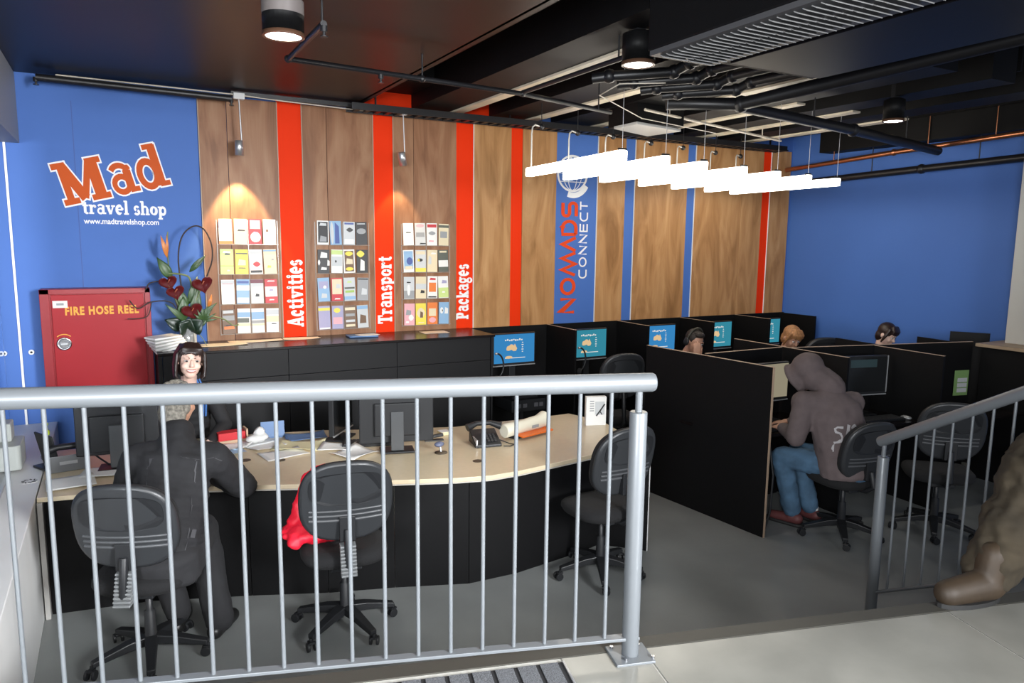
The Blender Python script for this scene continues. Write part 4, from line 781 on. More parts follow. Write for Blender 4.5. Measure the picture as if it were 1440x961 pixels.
b = MB(hf); b.ell((0, -.028, .034), (.092, .098, .096), n=20); b.ell((0, -.062, -.045), (.082, .058, .095), n=16); b.ell((-.066, -.02, -.015), (.026, .045, .05), n=12); b.ell((.060, -.035, -.01), (.028, .04, .05), n=12)
rg = random.Random(3)
for i in range(260):
    q = rg.uniform(0, 6.28); ph = rg.uniform(0, 1.75); d = Vector((math.sin(ph)*math.cos(q), math.sin(ph)*math.sin(q), math.cos(ph)))
    if d.y > .35 and d.z < .6: continue
    c = Vector((0, -.03, .03))+Vector((d.x*.096, d.y*.100, d.z*.098)); b.ell(c, rg.uniform(.008, .014), n=6)
b.build('hair', mat('grey_curly_hair', (.17, .155, .13), .85, noise=.55, scale=60), man, w=True)
# --- smiling woman behind the desk
hf = head_frame((.455, 5.72, 1.352), (.05, -1, .03), (.10, 0, 1)) @ Matrix.Diagonal((1.12, 1.04, 1.06, 1))
J = dict(pelvis=(.42, 5.98, .66), chest=(.44, 5.90, 1.03), neck=(.448, 5.83, 1.17), T=hf, shL=(.60, 5.86, 1.08), shR=(.28, 5.90, 1.08), elL=(.68, 5.78, .84), elR=(.22, 5.80, .84), wrL=(.56, 5.58, .775), wrR=(.34, 5.58, .775),
         hipL=(.52, 5.98, .60), hipR=(.32, 5.98, .60), knL=(.53, 6.0, .34), knR=(.30, 6.0, .34), anL=(.52, 6.05, .08), anR=(.31, 6.05, .08))
J.update(knL=(.53, 5.95, .34), knR=(.31, 5.95, .34))
def hnd(b): hand_mb(b, J['wrL'], (-.7, -.6, -.05), (0, 0, 1), -1, .3, .9); hand_mb(b, J['wrR'], (.7, -.6, -.05), (0, 0, 1), 1, .3, .9)
wm = person('smiling woman with a dark bob and fringe behind the reception desk', J, SKINL, 0, hnd, .0055)
face(hf, wm, True)
b = MB(); slab(b, (.42, 5.98, .60), (.44, 5.895, 1.04), (.17, .125), (.175, .11), 0, 8)
for s_ in 'LR': b.cap((.44, 5.89, 1.06), J['sh'+s_], .08, .066); b.chain([J['sh'+s_], J['el'+s_], J['wr'+s_]], [.066, .055, .042])
b.build('top', mat('black_top', (.014, .014, .016), .8), wm, w=True, remesh=.012, smooth_it=3)
b = MB(); b.chain([(.52, 5.98, .62), (.53, 5.95, .34), (.52, 6.05, .09)], [.10, .075, .06]); b.chain([(.32, 5.98, .62), (.31, 5.95, .34), (.31, 6.05, .09)], [.10, .075, .06]); b.build('trousers', mat('black_trousers', (.013, .013, .015), .9), wm, w=True, remesh=.014)
for x in (.31, .52): b = MB(); b.cap((x, 6.08, .045), (x, 5.90, .04), .042, .036); b.build('shoe', mat('black_shoe', (.01, .01, .01), .4), wm, w=True)
HAIRD = mat('dark_brown_hair', (.022, .011, .009), .42, noise=.4, scale=70, stretch=(1, 1, .1))
b = MB(hf); b.ell((0, -.026, .038), (.088, .094, .094), n=22); b.ell((0, -.055, -.03), (.086, .062, .095), n=18)
for s_ in (-1, 1):
    for k in range(6):
        y = -.060+.018*k; b.chain([(s_*.055, y*.8, .105-.004*k), (s_*.082, y, .045), (s_*.088, y+.006, -.03), (s_*.086, y+.012, -.095-.006*(3-abs(k-3))), (s_*.070, y+.016, -.118)], [.013, .013, .013, .010, .004], 8)
for k in range(13):
    x = -.066+.011*k; L_ = .030+.03*abs(x-.02)/.07
    b.chain([(x*.55, .035, .122), (x*.85, .076, .092), (x*1.02, .092-5*x*x, .066), (x*1.08+.006, .095-6*x*x, .068-L_*.7)], [.012, .008, .005, .002], 7)
b.build('hair', HAIRD, wm, w=True, remesh=.0055, smooth_it=1)
b = MB(); 
for dx in (0, .018): b.tube([(.50+dx, 5.80, 1.20), (.522+dx, 5.755, 1.12), (.535+dx, 5.765, 1.0), (.53+dx, 5.775, .92)], .007, 6)
b.build('lanyard', mat('blue_lanyard', (.05, .16, .45), .5), wm, w=True)
# --- hooded person typing
HOOD = mat('taupe_hoodie', (.115, .088, .088), .9, noise=.10, scale=14, bump=.15)
DEN = mat('blue_denim', (.055, .115, .19), .85, noise=.3, scale=9, bump=.15)
hf = head_frame((4.72, 3.83, 1.235), (-.35, .80, -.52))
J = dict(pelvis=(4.83, 3.50, .58), chest=(4.80, 3.62, .98), neck=(4.765, 3.71, 1.12), T=hf, shL=(4.60, 3.73, 1.04), shR=(4.96, 3.59, 1.03), elL=(4.50, 3.70, .79), elR=(5.05, 3.82, .80), wrL=(4.60, 3.93, .80), wrR=(4.80, 4.03, .80),
         hipL=(4.74, 3.54, .57), hipR=(4.92, 3.54, .57), knL=(4.585, 3.88, .57), knR=(4.86, 3.96, .555), anL=(4.70, 3.86, .12), anR=(4.90, 3.84, .12))
def hnd(b): hand_mb(b, J['wrL'], (.10, .95, -.12), (0, 0, 1), 1, .35, 1.0); hand_mb(b, J['wrR'], (-.55, .75, -.1), (0, 0, 1), -1, .35, 1.0)
hp = person('person in a taupe hoodie and jeans typing at a front booth', J, SKIN, -.1, hnd, .008)
b = MB(); slab(b, (4.82, 3.47, .52), (4.785, 3.59, .96), (.215, .175), (.215, .150), -.36, 18); slab(b, (4.785, 3.59, .96), (4.77, 3.68, 1.10), (.215, .150), (.13, .11), -.36, 8)
for s_ in 'LR':
    a = Vector(J['sh'+s_]); b.cap((4.80, 3.61, .99), a, .14, .100); b.chain([a, J['el'+s_], Vector(J['el'+s_]).lerp(Vector(J['wr'+s_]), .85)], [.090, .074, .048])
hd = b.build('hoodie', HOOD, hp, w=True, remesh=.011, smooth_it=9, disp=(.024, .13))
b = MB(hf); b.ell((0, -.035, .040), (.120, .128, .126), n=22); b.ell((0, -.05, -.045), (.116, .115, .110), n=18); b.cap((0, -.08, -.07), (0, -.12, -.17), .105, .11); b.ell((0, .055, .012), (.108, .060, .120), n=18); b.tube([(.094*math.cos(q), .092+.012*math.sin(q), .008+.108*math.sin(q)) for q in [2*math.pi*i/24 for i in range(25)]], .020, 8)
b.build('hood', HOOD, hp, w=True, remesh=.009, smooth_it=3, disp=(.014, .09))
for s_ in 'LR':
    a = Vector(J['wr'+s_]); c = Vector(J['el'+s_]); d = (c-a).normalized(); MB().cap(a+d*.015, a+d*.065, .040, .044, 14).build('cuff', HOOD, hp, w=True)
b = MB(); slab(b, (4.83, 3.46, .52), (4.83, 3.46, .58), (.18, .15), (.18, .15), 0, 2); b.chain([(4.75, 3.54, .57), (4.58, 3.89, .58), (4.69, 3.86, .14)], [.105, .082, .074]); b.chain([(4.92, 3.54, .57), (4.86, 3.97, .56), (4.89, 3.85, .14)], [.105, .080, .072])
b.build('jeans', DEN, hp, w=True, remesh=.012, smooth_it=3, disp=(.022, .08))
for nm, x, y, dx in (('shoe', 4.69, 3.86, -.35), ('shoe', 4.90, 3.84, -.1)):
    d = Vector((dx, 1, 0)).normalized(); p = Vector((x, y, 0))
    b = MB(); b.cap(p+Vector((0, 0, .062))-d*.05, p+d*.15+Vector((0, 0, .05)), .046, .036, 12); b.cap(p+Vector((0, 0, .07)), p+Vector((0, 0, .12)), .046, .046)
    sh = b.build(nm, mat('maroon_shoe', (.12, .035, .035), .6), hp, w=True, remesh=.008, smooth_it=2)
    b = MB(); b.cap(p+Vector((0, 0, .022))-d*.06, p+d*.17+Vector((0, 0, .022)), .05, .04, 12); b.T = Matrix(); b.v = [Vector((v.x, v.y, min(v.z, .03)*.9+.002 if v.z > 0 else .002)) for v in b.v]; b.build('sole', mat('dark_sole', (.02, .02, .02), .6), sh, w=True)
    MB().cap(p+Vector((0, 0, .115))-d*.01, p+Vector((0, 0, .15)), .050, .046, 12).build('sock', PAPER, hp, w=True)
# printed letters on the hoodie back
def wrap(o, target, off): q = o.modifiers.new('w', 'SHRINKWRAP'); q.target = target; q.wrap_method = 'NEAREST_SURFACEPOINT'; q.wrap_mode = 'ABOVE_SURFACE'; q.offset = off
def dense(pts, n=6): return [(pts[i][0]+(pts[i+1][0]-pts[i][0])*k/n, pts[i][1]+(pts[i+1][1]-pts[i][1])*k/n) for i in range(len(pts)-1) for k in range(n)]+[pts[-1]]
def flat(b, pts, w):
    P = [Vector(p) for p in dense(pts)]; n = len(P); vs = []
    for i, p in enumerate(P): t_ = (P[min(i+1, n-1)]-P[max(i-1, 0)]).normalized(); q = Vector((-t_.y, t_.x))*w/2; vs += [(p.x+q.x, p.y+q.y, 0), (p.x, p.y, 0), (p.x-q.x, p.y-q.y, 0)]
    b.add(vs, [(3*i+k, 3*i+k+1, 3*i+k+4, 3*i+k+3) for i in range(n-1) for k in (0, 1)])
b = MB(frame((4.675, 3.40, .80), (.92, -.36, 0), (0, .12, 1)))
flat(b, [(-.005, .11), (-.065, .115), (-.085, .095), (-.08, .07), (-.035, .06), (-.02, .04), (-.03, .01), (-.09, .0)], .020); flat(b, [(.0, -.02), (.025, .06), (.045, .13)], .022); flat(b, [(.04, -.02), (.075, .11), (.10, .125), (.115, .10), (.09, .02)], .020); flat(b, [(-.12, -.05), (-.09, -.02), (-.10, -.07)], .018)
lt = b.build('printed_letters', mat('print_pale', (.42, .40, .41), .8), hp, w=True); wrap(lt, hd, .004)
# --- person with headphones leaning on a hand
hf = head_frame((5.06, 5.46, 1.262), (-.05, -1, -.28), (.10, 0, 1))
J = dict(pelvis=(5.0, 5.70, .58), chest=(5.02, 5.62, .96), neck=(5.04, 5.56, 1.10), T=hf, shL=(5.20, 5.58, 1.00), shR=(4.84, 5.60, 1.00), elL=(5.24, 5.30, .80), elR=(4.93, 5.20, .86), wrL=(5.08, 5.05, .79), wrR=(4.975, 5.325, 1.13),
         hipL=(5.09, 5.7, .57), hipR=(4.91, 5.7, .57), knL=(5.1, 5.28, .55), knR=(4.9, 5.28, .55), anL=(5.1, 5.30, .09), anR=(4.9, 5.30, .09))
def hnd(b): hand_mb(b, J['wrR'], (.05, .10, 1), (-.5, -.8, 0), 1, .1, .95); hand_mb(b, J['wrL'], (-.4, -.8, 0), (0, 0, 1), -1, .3, .95)
p3 = person('person with headphones resting their face on one hand behind the front partition', J, SKIN, 0, hnd, .0065); face(hf, p3)
b = MB(); slab(b, (5.0, 5.70, .56), (5.02, 5.62, 1.0), (.18, .13), (.185, .115), 0, 8)
for s_ in 'LR': b.cap((5.02, 5.62, 1.0), J['sh'+s_], .09, .072); b.chain([J['sh'+s_], J['el'+s_], J['wr'+s_]], [.072, .06, .040])
b.build('pullover', mat('dark_pullover', (.03, .03, .035), .9), p3, w=True, remesh=.013, smooth_it=3)
b = MB(); b.chain([(5.09, 5.7, .57), (5.1, 5.28, .55), (5.1, 5.30, .09)], [.1, .08, .06]); b.chain([(4.91, 5.7, .57), (4.9, 5.28, .55), (4.9, 5.30, .09)], [.1, .08, .06]); b.build('trousers', mat('black_trousers', (.013, .013, .015), .9), p3, w=True, remesh=.014)
for x in (4.9, 5.1): MB().cap((x, 5.33, .045), (x, 5.16, .04), .042, .036).build('shoe', mat('black_shoe', (.01, .01, .01), .4), p3, w=True)
b = MB(hf); b.ell((0, -.024, .042), (.084, .094, .090), n=20); b.ell((0, -.06, -.01), (.076, .05, .07), n=16); b.ell((0, .045, .095), (.055, .04, .03), n=12); b.build('hair', mat('dark_short_hair', (.018, .012, .009), .7, noise=.4, scale=80), p3, w=True, remesh=.008)
b = MB(hf); b.tube([(.094*math.cos(q), -.01, .02+.125*math.sin(q)) for q in [math.pi*i/18 for i in range(19)]], .011, 10); hb = b.build('headphone_band', mat('olive_black', (.03, .028, .018), .5), p3, w=True)
for s_ in (-1, 1): b = MB(hf); b.ell((s_*.096, -.01, .0), (.020, .036, .042), n=14); b.build('ear_cup', PLAST, p3, w=True)
# --- two more people behind the cross partition
def sitter(c, fwd, lab, hair_m, bun, top_m, skin=SKIN):
    hf = head_frame(c, fwd, (.05, 0, 1)); x, y, z = c; g = z-1.25
    J = dict(pelvis=(x, y+.22, .58), chest=(x, y+.14, .96+g), neck=(x, y+.07, 1.10+g), T=hf, shL=(x+.18, y+.12, 1.0+g), shR=(x-.18, y+.12, 1.0+g), elL=(x+.21, y-.1, .82), elR=(x-.21, y-.1, .82), wrL=(x+.1, y-.32, .79), wrR=(x-.1, y-.32, .79),
             hipL=(x+.09, y+.22, .57), hipR=(x-.09, y+.22, .57), knL=(x+.1, y-.16, .55), knR=(x-.1, y-.16, .55), anL=(x+.1, y-.14, .09), anR=(x-.1, y-.14, .09))
    def hnd(b):
        hand_mb(b, J['wrL'], (-.4, -.8, 0), (0, 0, 1), -1, .3, .95); hand_mb(b, J['wrR'], (.4, -.8, 0), (0, 0, 1), 1, .3, .95)
    p = person(lab, J, skin, 0, hnd, .009); face(hf, p)
    b = MB(); slab(b, (x, y+.22, .56), (x, y+.14, .99+g), (.18, .13), (.18, .115), 0, 8)
    for s_ in 'LR': b.cap((x, y+.14, 1.0+g), J['sh'+s_], .09, .07); b.chain([J['sh'+s_], J['el'+s_], J['wr'+s_]], [.07, .056, .040])
    b.build('jumper', top_m, p, w=True, remesh=.014, smooth_it=3)
    b = MB(); b.chain([J['hipL'], J['knL'], J['anL']], [.1, .08, .06]); b.chain([J['hipR'], J['knR'], J['anR']], [.1, .08, .06]); b.build('trousers', mat('black_trousers', (.013, .013, .015), .9), p, w=True, remesh=.015)
    for s_ in (-1, 1): MB().cap((x+s_*.1, y-.11, .045), (x+s_*.1, y-.28, .04), .042, .036).build('shoe', mat('black_shoe', (.01, .01, .01), .4), p, w=True)
    b = MB(hf); b.ell((0, -.022, .044), (.088, .098, .092), n=20); b.ell((0, -.05, -.02), (.084, .06, .085), n=16)
    for k in range(9): xx = -.06+.015*k; b.chain([(xx*.6, .04, .118), (xx, .088-4*xx*xx, .085), (xx*1.1, .096-5*xx*xx, .045)], [.016, .012, .006], 7)
    for s_ in (-1, 1): b.chain([(s_*.07, .03, .08), (s_*.088, .03, 0), (s_*.084, .02, -.07)], [.02, .018, .01], 8)
    if bun: b.ell((-.085, -.075, .03), (.035, .035, .04), n=12); b.ell((-.11, -.06, .05), (.02, .02, .02), n=8)
    b.build('hair', hair_m, p, w=True, remesh=.008)
    return p
sitter((6.22, 5.26, 1.265), (-.2, -1, -.55), 'person with short reddish blond hair bent over a booth', mat('reddish_blond_hair', (.30, .14, .055), .6, noise=.4, scale=60), False, mat('pale_jumper', (.4, .38, .36), .9))
p5 = sitter((7.36, 4.96, 1.275), (.1, -1, -.50), 'person with dark tied hair in front of the blue wall', HAIRD, True, mat('dark_jumper', (.03, .03, .04), .9), SKINL)
chairs_extra = [((5.0, 5.72, 0), math.pi, 'black office chair under the person with headphones'), ((6.22, 5.48, 0), math.pi, 'black office chair under the person with reddish hair'), ((7.36, 5.18, 0), math.pi, 'black office chair under the person with dark tied hair')]
for loc, rz, lab in chairs_extra: chair(lab, loc, rz, .47, .88, bellows=False)
# woman's stool
st = thing('stool', 'black round stool under the smiling woman', 'stool', (.42, 6.02, 0)); MB().lathe([(.17, .50), (.18, .52), (.17, .55)], n=24).build('seat', FABR, st); MB().lathe([(.025, .03), (.025, .5)], n=14).build('column', PLAST, st); MB().lathe([(.2, 0), (.2, .015), (.03, .035)], n=24).build('base', PLAST, st)
# --- figure at the right edge: brown trousers and boot on the upper floor
BRN = mat('brown_canvas', (.040, .030, .017), .9, noise=.35, scale=7, bump=.4)
hf = head_frame((4.22, 1.42, 2.30), (-.9, .4, -.1))
J = dict(pelvis=(4.05, 1.46, 1.62), chest=(4.13, 1.45, 2.02), neck=(4.17, 1.44, 2.16), T=hf, shL=(4.08, 1.28, 2.08), shR=(4.18, 1.62, 2.08), elL=(4.0, 1.18, 1.82), elR=(4.10, 1.72, 1.80), wrL=(3.78, 1.22, 1.72), wrR=(3.86, 1.70, 1.72),
         hipL=(4.03, 1.37, 1.58), hipR=(4.06, 1.57, 1.58), knL=(3.86, 1.32, 1.22), knR=(3.68, 1.66, 1.26), anL=(3.80, 1.20, .84), anR=(3.30, 1.64, .86), g=0, g0=.72)
def hnd(b): hand_mb(b, J['wrL'], (-1, .2, -.3), (0, 0, 1), -1); hand_mb(b, J['wrR'], (-1, 0, -.3), (0, 0, 1), 1)
sp = person('person in baggy brown trousers and tan boots stepping in at the right edge', J, SKIN, 1.5, hnd, .012)
b = MB(); slab(b, (4.05, 1.46, 1.54), (4.06, 1.46, 1.66), (.18, .14), (.17, .13), 1.5, 3); b.chain([J['hipR'], J['knR'], (3.335, 1.64, .88)], [.14, .155, .115]); b.chain([(3.50, 1.65, 1.06), (3.30, 1.66, .83)], [.13, .10]); b.chain([J['hipL'], J['knL'], (3.80, 1.22, .86)], [.13, .12, .12])
b.build('trousers', BRN, sp, w=True, remesh=.013, smooth_it=2, disp=(.06, .085))
b = MB(); slab(b, (4.06, 1.46, 1.58), (4.13, 1.45, 2.04), (.20, .15), (.20, .13), 1.5, 8)
for s_ in 'LR': b.cap((4.13, 1.45, 2.05), J['sh'+s_], .1, .08); b.chain([J['sh'+s_], J['el'+s_], J['wr'+s_]], [.08, .066, .046])
b.build('jacket', mat('dark_green_jacket', (.05, .05, .035), .9), sp, w=True, remesh=.015, smooth_it=3)
b = MB(hf); b.ell((0, -.024, .042), (.086, .094, .090), n=18); b.build('hair', HAIRD, sp, w=True)
for (x, y), d in (((3.24, 1.64), (-.97, .22)), ((3.78, 1.21), (-1, .1))):
    d = Vector((*d, 0)).normalized(); p = Vector((x, y, .72)); b = MB(); b.cap(p+Vector((0, 0, .075))-d*.03, p+d*.19+Vector((0, 0, .058)), .070, .056, 14); b.cap(p-d*.02+Vector((0, 0, .08)), p-d*.04+Vector((0, 0, .20)), .066, .062)
    bt = b.build('boot', mat('tan_boot', (.042, .027, .015), .6, noise=.25, scale=9, bump=.2), sp, w=True, remesh=.009, smooth_it=3)
    b = MB(); S = []
    for q in range(24): a = 2*math.pi*q/24; S.append((p+d*(.075+.165*math.cos(a))+Vector((-d.y, d.x, 0))*.06*math.sin(a))[:2])
    b.prism(S, .722, .742); b.build('sole', mat('dark_sole', (.02, .02, .02), .6), bt, w=True)
# ------------------------------------------------------------------ things on the desk
Z = .742
mA = monitor('black monitor seen from behind at the left end of the desk', (-.03, 5.30, Z), math.pi-.12, .46, .34, 1.04, SCD, False)
mB = monitor('black monitor seen from behind in the middle of the desk', (1.72, 4.86, Z), math.pi-.25, .50, .32, 1.00, SCD, False)
mC = monitor('dark glossy monitor turned sideways behind the middle papers', (1.46, 5.34, Z), .9, .34, .30, .98, SCD, False)
for m_ in (mA, mB):
    bx('rear_box', (-.16, .03, .12), (.16, .06, .36), PLAST, m_, bevel=.01); bx('stand_plate', (-.045, .055, .02), (.045, .075, .30), mat('stand_grey', (.09, .095, .10), .35, metal=.3), m_, bevel=.003)
keyboard('keyboard behind the middle monitor', (1.62, 5.10, Z), -.3)
rg = random.Random(11)
def sheet(name, label, cat, x, y, w, h, rz, m, curl=.01, z=Z, th=.0015, group=None):
    t = thing(name, label, cat, (x, y, z), rz, group); nu = 9; pts = []
    ph = rg.uniform(0, 6)
    for k in (0, 1):
        for j in range(nu):
            for i in range(nu):
                u_, v_ = i/(nu-1)-.5, j/(nu-1)-.5; pts.append((u_*w, v_*h, .001+curl*(.5+.5*math.sin(u_*5+v_*4+ph))*(u_*u_+v_*v_)*1.1+k*th))
    n = nu*nu; f = [(j*nu+i, j*nu+i+1, (j+1)*nu+i+1, (j+1)*nu+i) for j in range(nu-1) for i in range(nu-1)]
    f = [q[::-1] for q in f]+[tuple(n+i for i in q) for q in f]
    ed = [i for i in range(nu)]+[j*nu+nu-1 for j in range(1, nu)]+[n_ for n_ in range(nu*nu-2, nu*nu-nu-1, -1)]+[j*nu for j in range(nu-2, 0, -1)]
    f += [(ed[i], ed[(i+1) % len(ed)], n+ed[(i+1) % len(ed)], n+ed[i]) for i in range(len(ed))]
    MB().add(pts, f, 0, True).build('paper', m, t); return t
YP = mat('cream_yellow_paper', (.80, .74, .46), .6); BP = mat('blue_print', (.12, .22, .42), .5)
for i, (x, y, w_, h_, r, m, c, lab) in enumerate(((.98, 5.12, .30, .21, .2, PAPER, .02, 'white sheet nearest the dark grommet'), (1.12, 5.28, .34, .26, -.5, YP, .05, 'large curled cream yellow sheet in the middle of the desk'), (.90, 5.38, .24, .20, .4, PAPER, .03, 'white sheet left of the yellow sheet'),
        (1.22, 5.50, .30, .2, -.1, BP, .03, 'blue printed sheet behind the yellow sheet'), (1.36, 5.12, .25, .2, -.5, PAPER, .03, 'white card sheet right of the yellow sheet'), (1.42, 4.90, .26, .24, .5, PAPER, .06, 'white curled sheet beside the stand of the middle monitor'),
        (.72, 5.45, .2, .15, .6, PAPER, .05, 'white folded sheet beside the man\'s elbow'), (.66, 5.30, .18, .12, .2, mat('pale_blue_paper', (.35, .5, .68), .5), .02, 'pale blue card in front of the man\'s elbow'), (-.30, 5.06, .26, .25, .1, PAPER, .008, 'white form on the left corner of the desk'), (-.14, 5.20, .22, .2, -.2, PAPER, .01, 'white sheet under the left monitor stand'))):
    sheet('paper_sheet', lab, 'paper', x, y, w_, h_, r, m, c, Z+.0012*i)
t = thing('desk_tray', 'small red and white card holder on the desk beside the man', 'tray', (.70, 5.60, Z), .1); bx('base', (-.11, -.06, 0), (.11, .06, .03), mat('pale_wood', (.6, .42, .28), .5), t, bevel=.003); bx('red_card', (-.10, -.05, .03), (.09, .05, .085), mat('red_card', (.62, .02, .03), .45), t, bevel=.002); bx('side_cheek', (.095, -.055, .03), (.108, .055, .10), mat('pale_wood', (.6, .42, .28), .5), t)
t = thing('card_stand', 'blue angled card stand on the desk with white tissue before it', 'stand', (1.0, 5.62, Z), -.1); b = MB(); b.box((0, 0, .06), (.17, .012, .12), Euler((-.25, 0, 0))); b.build('card', BP, t); b = MB(); b.box((0, .045, .05), (.12, .01, .11), Euler((.45, 0, 0))); b.build('rear_support', BP, t); bx('foot', (-.07, -.03, 0), (.07, .07, .006), BP, t)
t = thing('tissue_pack', 'crumpled white tissue pack on the desk', 'tissue', (.87, 5.50, Z+.004), .3); b = MB(); b.ell((0, 0, .035), (.085, .06, .035), n=16); b.ell((.02, .01, .075), (.045, .035, .035), n=12); b.build('tissue', PAPER, t, remesh=.01, disp=(.03, .05)); bx('packet', (-.11, -.08, 0), (.11, .08, .012), mat('print_lg', C('lg')), t, bevel=.003)
t = thing('desk_phone', 'black desk telephone with handset right of the middle monitor', 'telephone', (2.37, 4.74, Z), -.2)
b = MB(); b.add([(-.10, -.11, 0), (.10, -.11, 0), (.10, .10, 0), (-.10, .10, 0), (-.10, -.11, .02), (.10, -.11, .02), (.10, .10, .09), (-.10, .10, .09)], [(0, 3, 2, 1), (4, 5, 6, 7), (0, 1, 5, 4), (1, 2, 6, 5), (2, 3, 7, 6), (3, 0, 4, 7)]); b.build('phone_body', PLAST, t, bevel=.005)
b = MB(); b.tube([(-.13, .03, .12), (-.05, .05, .145), (.05, .05, .145), (.13, .03, .12)], [.03, .018, .018, .03], 12); b.build('handset', PLAST, t); b = MB()
for i in range(3):
    for j in range(4): b.box((.01+i*.026, -.07+j*.026, .041+j*.009), (.018, .016, .008), Euler((.32, 0, 0)))
b.build('keypad', mat('key_grey', (.04, .04, .042), .5), t, kind='stuff'); b = MB(); b.tube([(.10, -.02, .03), (.17, -.06, .006), (.20, -.09, .005), (.16, -.13, .005), (.11, -.12, .006)], .004, 6); b.build('cord', PLAST, t)
bx('silver_strip', (-.095, -.112, .021), (-.085, .02, .06), SILV, t)
t = thing('paper_roll', 'thick cream paper roll lying on an orange folder at the right of the desk', 'roll', (2.76, 4.81, Z), .28)
b = MB(); b.box((.04, -.05, .03), (.34, .10, .012), Euler((.1, 0, 0))); b.build('orange_folder', mat('orange_folder', (.80, .16, .02), .4), t, bevel=.002)
bx('dark_cradle', (-.16, -.05, 0), (.20, .07, .026), PLAST, t, bevel=.01)
b = MB(); b.tube([(-.24, 0, .075), (-.235, 0, .075), (-.05, .0, .078), (.14, .0, .085), (.22, .01, .098)], [.046, .054, .050, .054, .062], 22); b.build('roll', mat('cream_roll', (.72, .68, .55), .5), t)
b = MB(); b.box((.05, -.058, .075), (.07, .004, .022)); b.build('small_print', mat('print_g', C('g')), t)
b = MB(); b.tube([(.222, .01, .098), (.228, .01, .098)], .03, 14); b.build('core', PLAST, t)
t = thing('webcam', 'small grey webcam on a round foot right of the middle monitor', 'webcam', (1.98, 4.66, Z), .3); MB().lathe([(.045, 0), (.045, .006), (.012, .012)], n=18).build('foot', mat('brown_grommet', (.07, .05, .03), .5), t); MB().tube([(0, 0, .01), (0, .01, .05)], .008, 8).build('neck', SILV, t); b = MB(); b.ell((0, .02, .06), (.04, .03, .02), n=12); b.build('camera_head', mat('blue_grey_plastic', (.12, .14, .22), .4), t)
t = thing('stapler', 'small dark desk stapler behind the webcam', 'stapler', (2.06, 4.98, Z), -.2); bx('foot', (-.07, -.018, 0), (.07, .018, .01), PLAST, t); b = MB(); b.box((0, 0, .035), (.14, .03, .022), Euler((0, -.12, 0))); b.build('arm', PLAST, t, bevel=.005)
for i, (x, y) in enumerate(((2.2, 5.12),)):
    t = thing('sticky_note_block', 'small cream note block on the desk behind the phone', 'note block', (x, y, Z)); bx('notes', (-.04, -.04, 0), (.04, .04, .025), YP, t); bx('top_sheet', (-.04, -.041, .0255), (.04, .039, .0265), PAPER, t)
# left cluster
t = thing('desk_phone', 'grey and black desk telephone with display at the left end of the desk', 'telephone', (-.335, 5.44, Z), math.pi+.15)
b = MB(); b.add([(-.12, -.12, 0), (.12, -.12, 0), (.12, .10, 0), (-.12, .10, 0), (-.12, -.12, .02), (.12, -.12, .02), (.12, .10, .11), (-.12, .10, .11)], [(0, 3, 2, 1), (4, 5, 6, 7), (0, 1, 5, 4), (1, 2, 6, 5), (2, 3, 7, 6), (3, 0, 4, 7)]); b.build('phone_body', mat('phone_grey', (.14, .145, .15), .4), t, bevel=.006)
b = MB(); b.tube([(-.12, .04, .135), (-.05, .05, .155), (.05, .05, .155), (.12, .04, .135)], [.03, .02, .02, .03], 12); b.build('handset', PLAST, t); bx('rear_plate', (-.05, .099, .05), (.05, .103, .07), SILV, t)
b = MB(); b.tube([(-.12, .03, .11), (-.18, .08, .05), (-.22, .14, .02), (-.30, .18, .012)], .006, 6); b.build('cord', PLAST, t)
t = thing('sanitizer_bottle', 'clear pump bottle with a lime cap at the left end of the desk', 'bottle', (-.46, 5.72, Z))
b = MB(); b.lathe([(.038, 0), (.042, .01), (.042, .11), (.032, .135), (.016, .15), (.016, .165)], n=20); b.build('bottle', mat('clear_bottle', (.55, .68, .85), .1, trans=.6), t); b = MB(); b.lathe([(.018, .165), (.021, .17), (.021, .195), (.012, .20), (.010, .23), (.016, .235), (.016, .245)], n=16); b.build('cap', mat('lime_cap', (.55, .72, .05), .4), t); b = MB(); b.lathe([(.0425, .03), (.0425, .09)], n=20, caps=False); b.build('label', mat('pale_label', (.6, .7, .85), .5), t)
t = thing('card_reader', 'black angled display stand at the far left of the desk', 'display', (-.44, 5.50, Z), .5); b = MB(); b.box((0, 0, .11), (.012, .22, .24), Euler((0, -.2, 0))); b.build('panel', PLAST, t, bevel=.004); bx('foot', (-.06, -.08, 0), (.06, .08, .014), PLAST, t)
t = thing('leaflet_box', 'blue printed leaflet box behind the left monitor stand', 'box', (.11, 5.36, Z), .1); bx('box', (-.06, -.02, 0), (.06, .02, .08), BP, t); bx('white_panel', (-.05, -.021, .01), (.03, -.02, .05), PAPER, t)
t = thing('grey_bin_unit', 'pale grey plastic box on the low wall at the left edge', 'box', (-.66, 5.62, .752)); b = MB(); b.prism([(x, y) for x, y in rrect(.15, .3, .03)], 0, .16); b.build('lower_body', mat('pale_grey_plastic', (.38, .40, .38), .5), t, bevel=.006); bx('upper_body', (-.07, -.02, .16), (.02, .14, .28), mat('pale_grey_plastic', (.38, .40, .38), .5), t, bevel=.01)
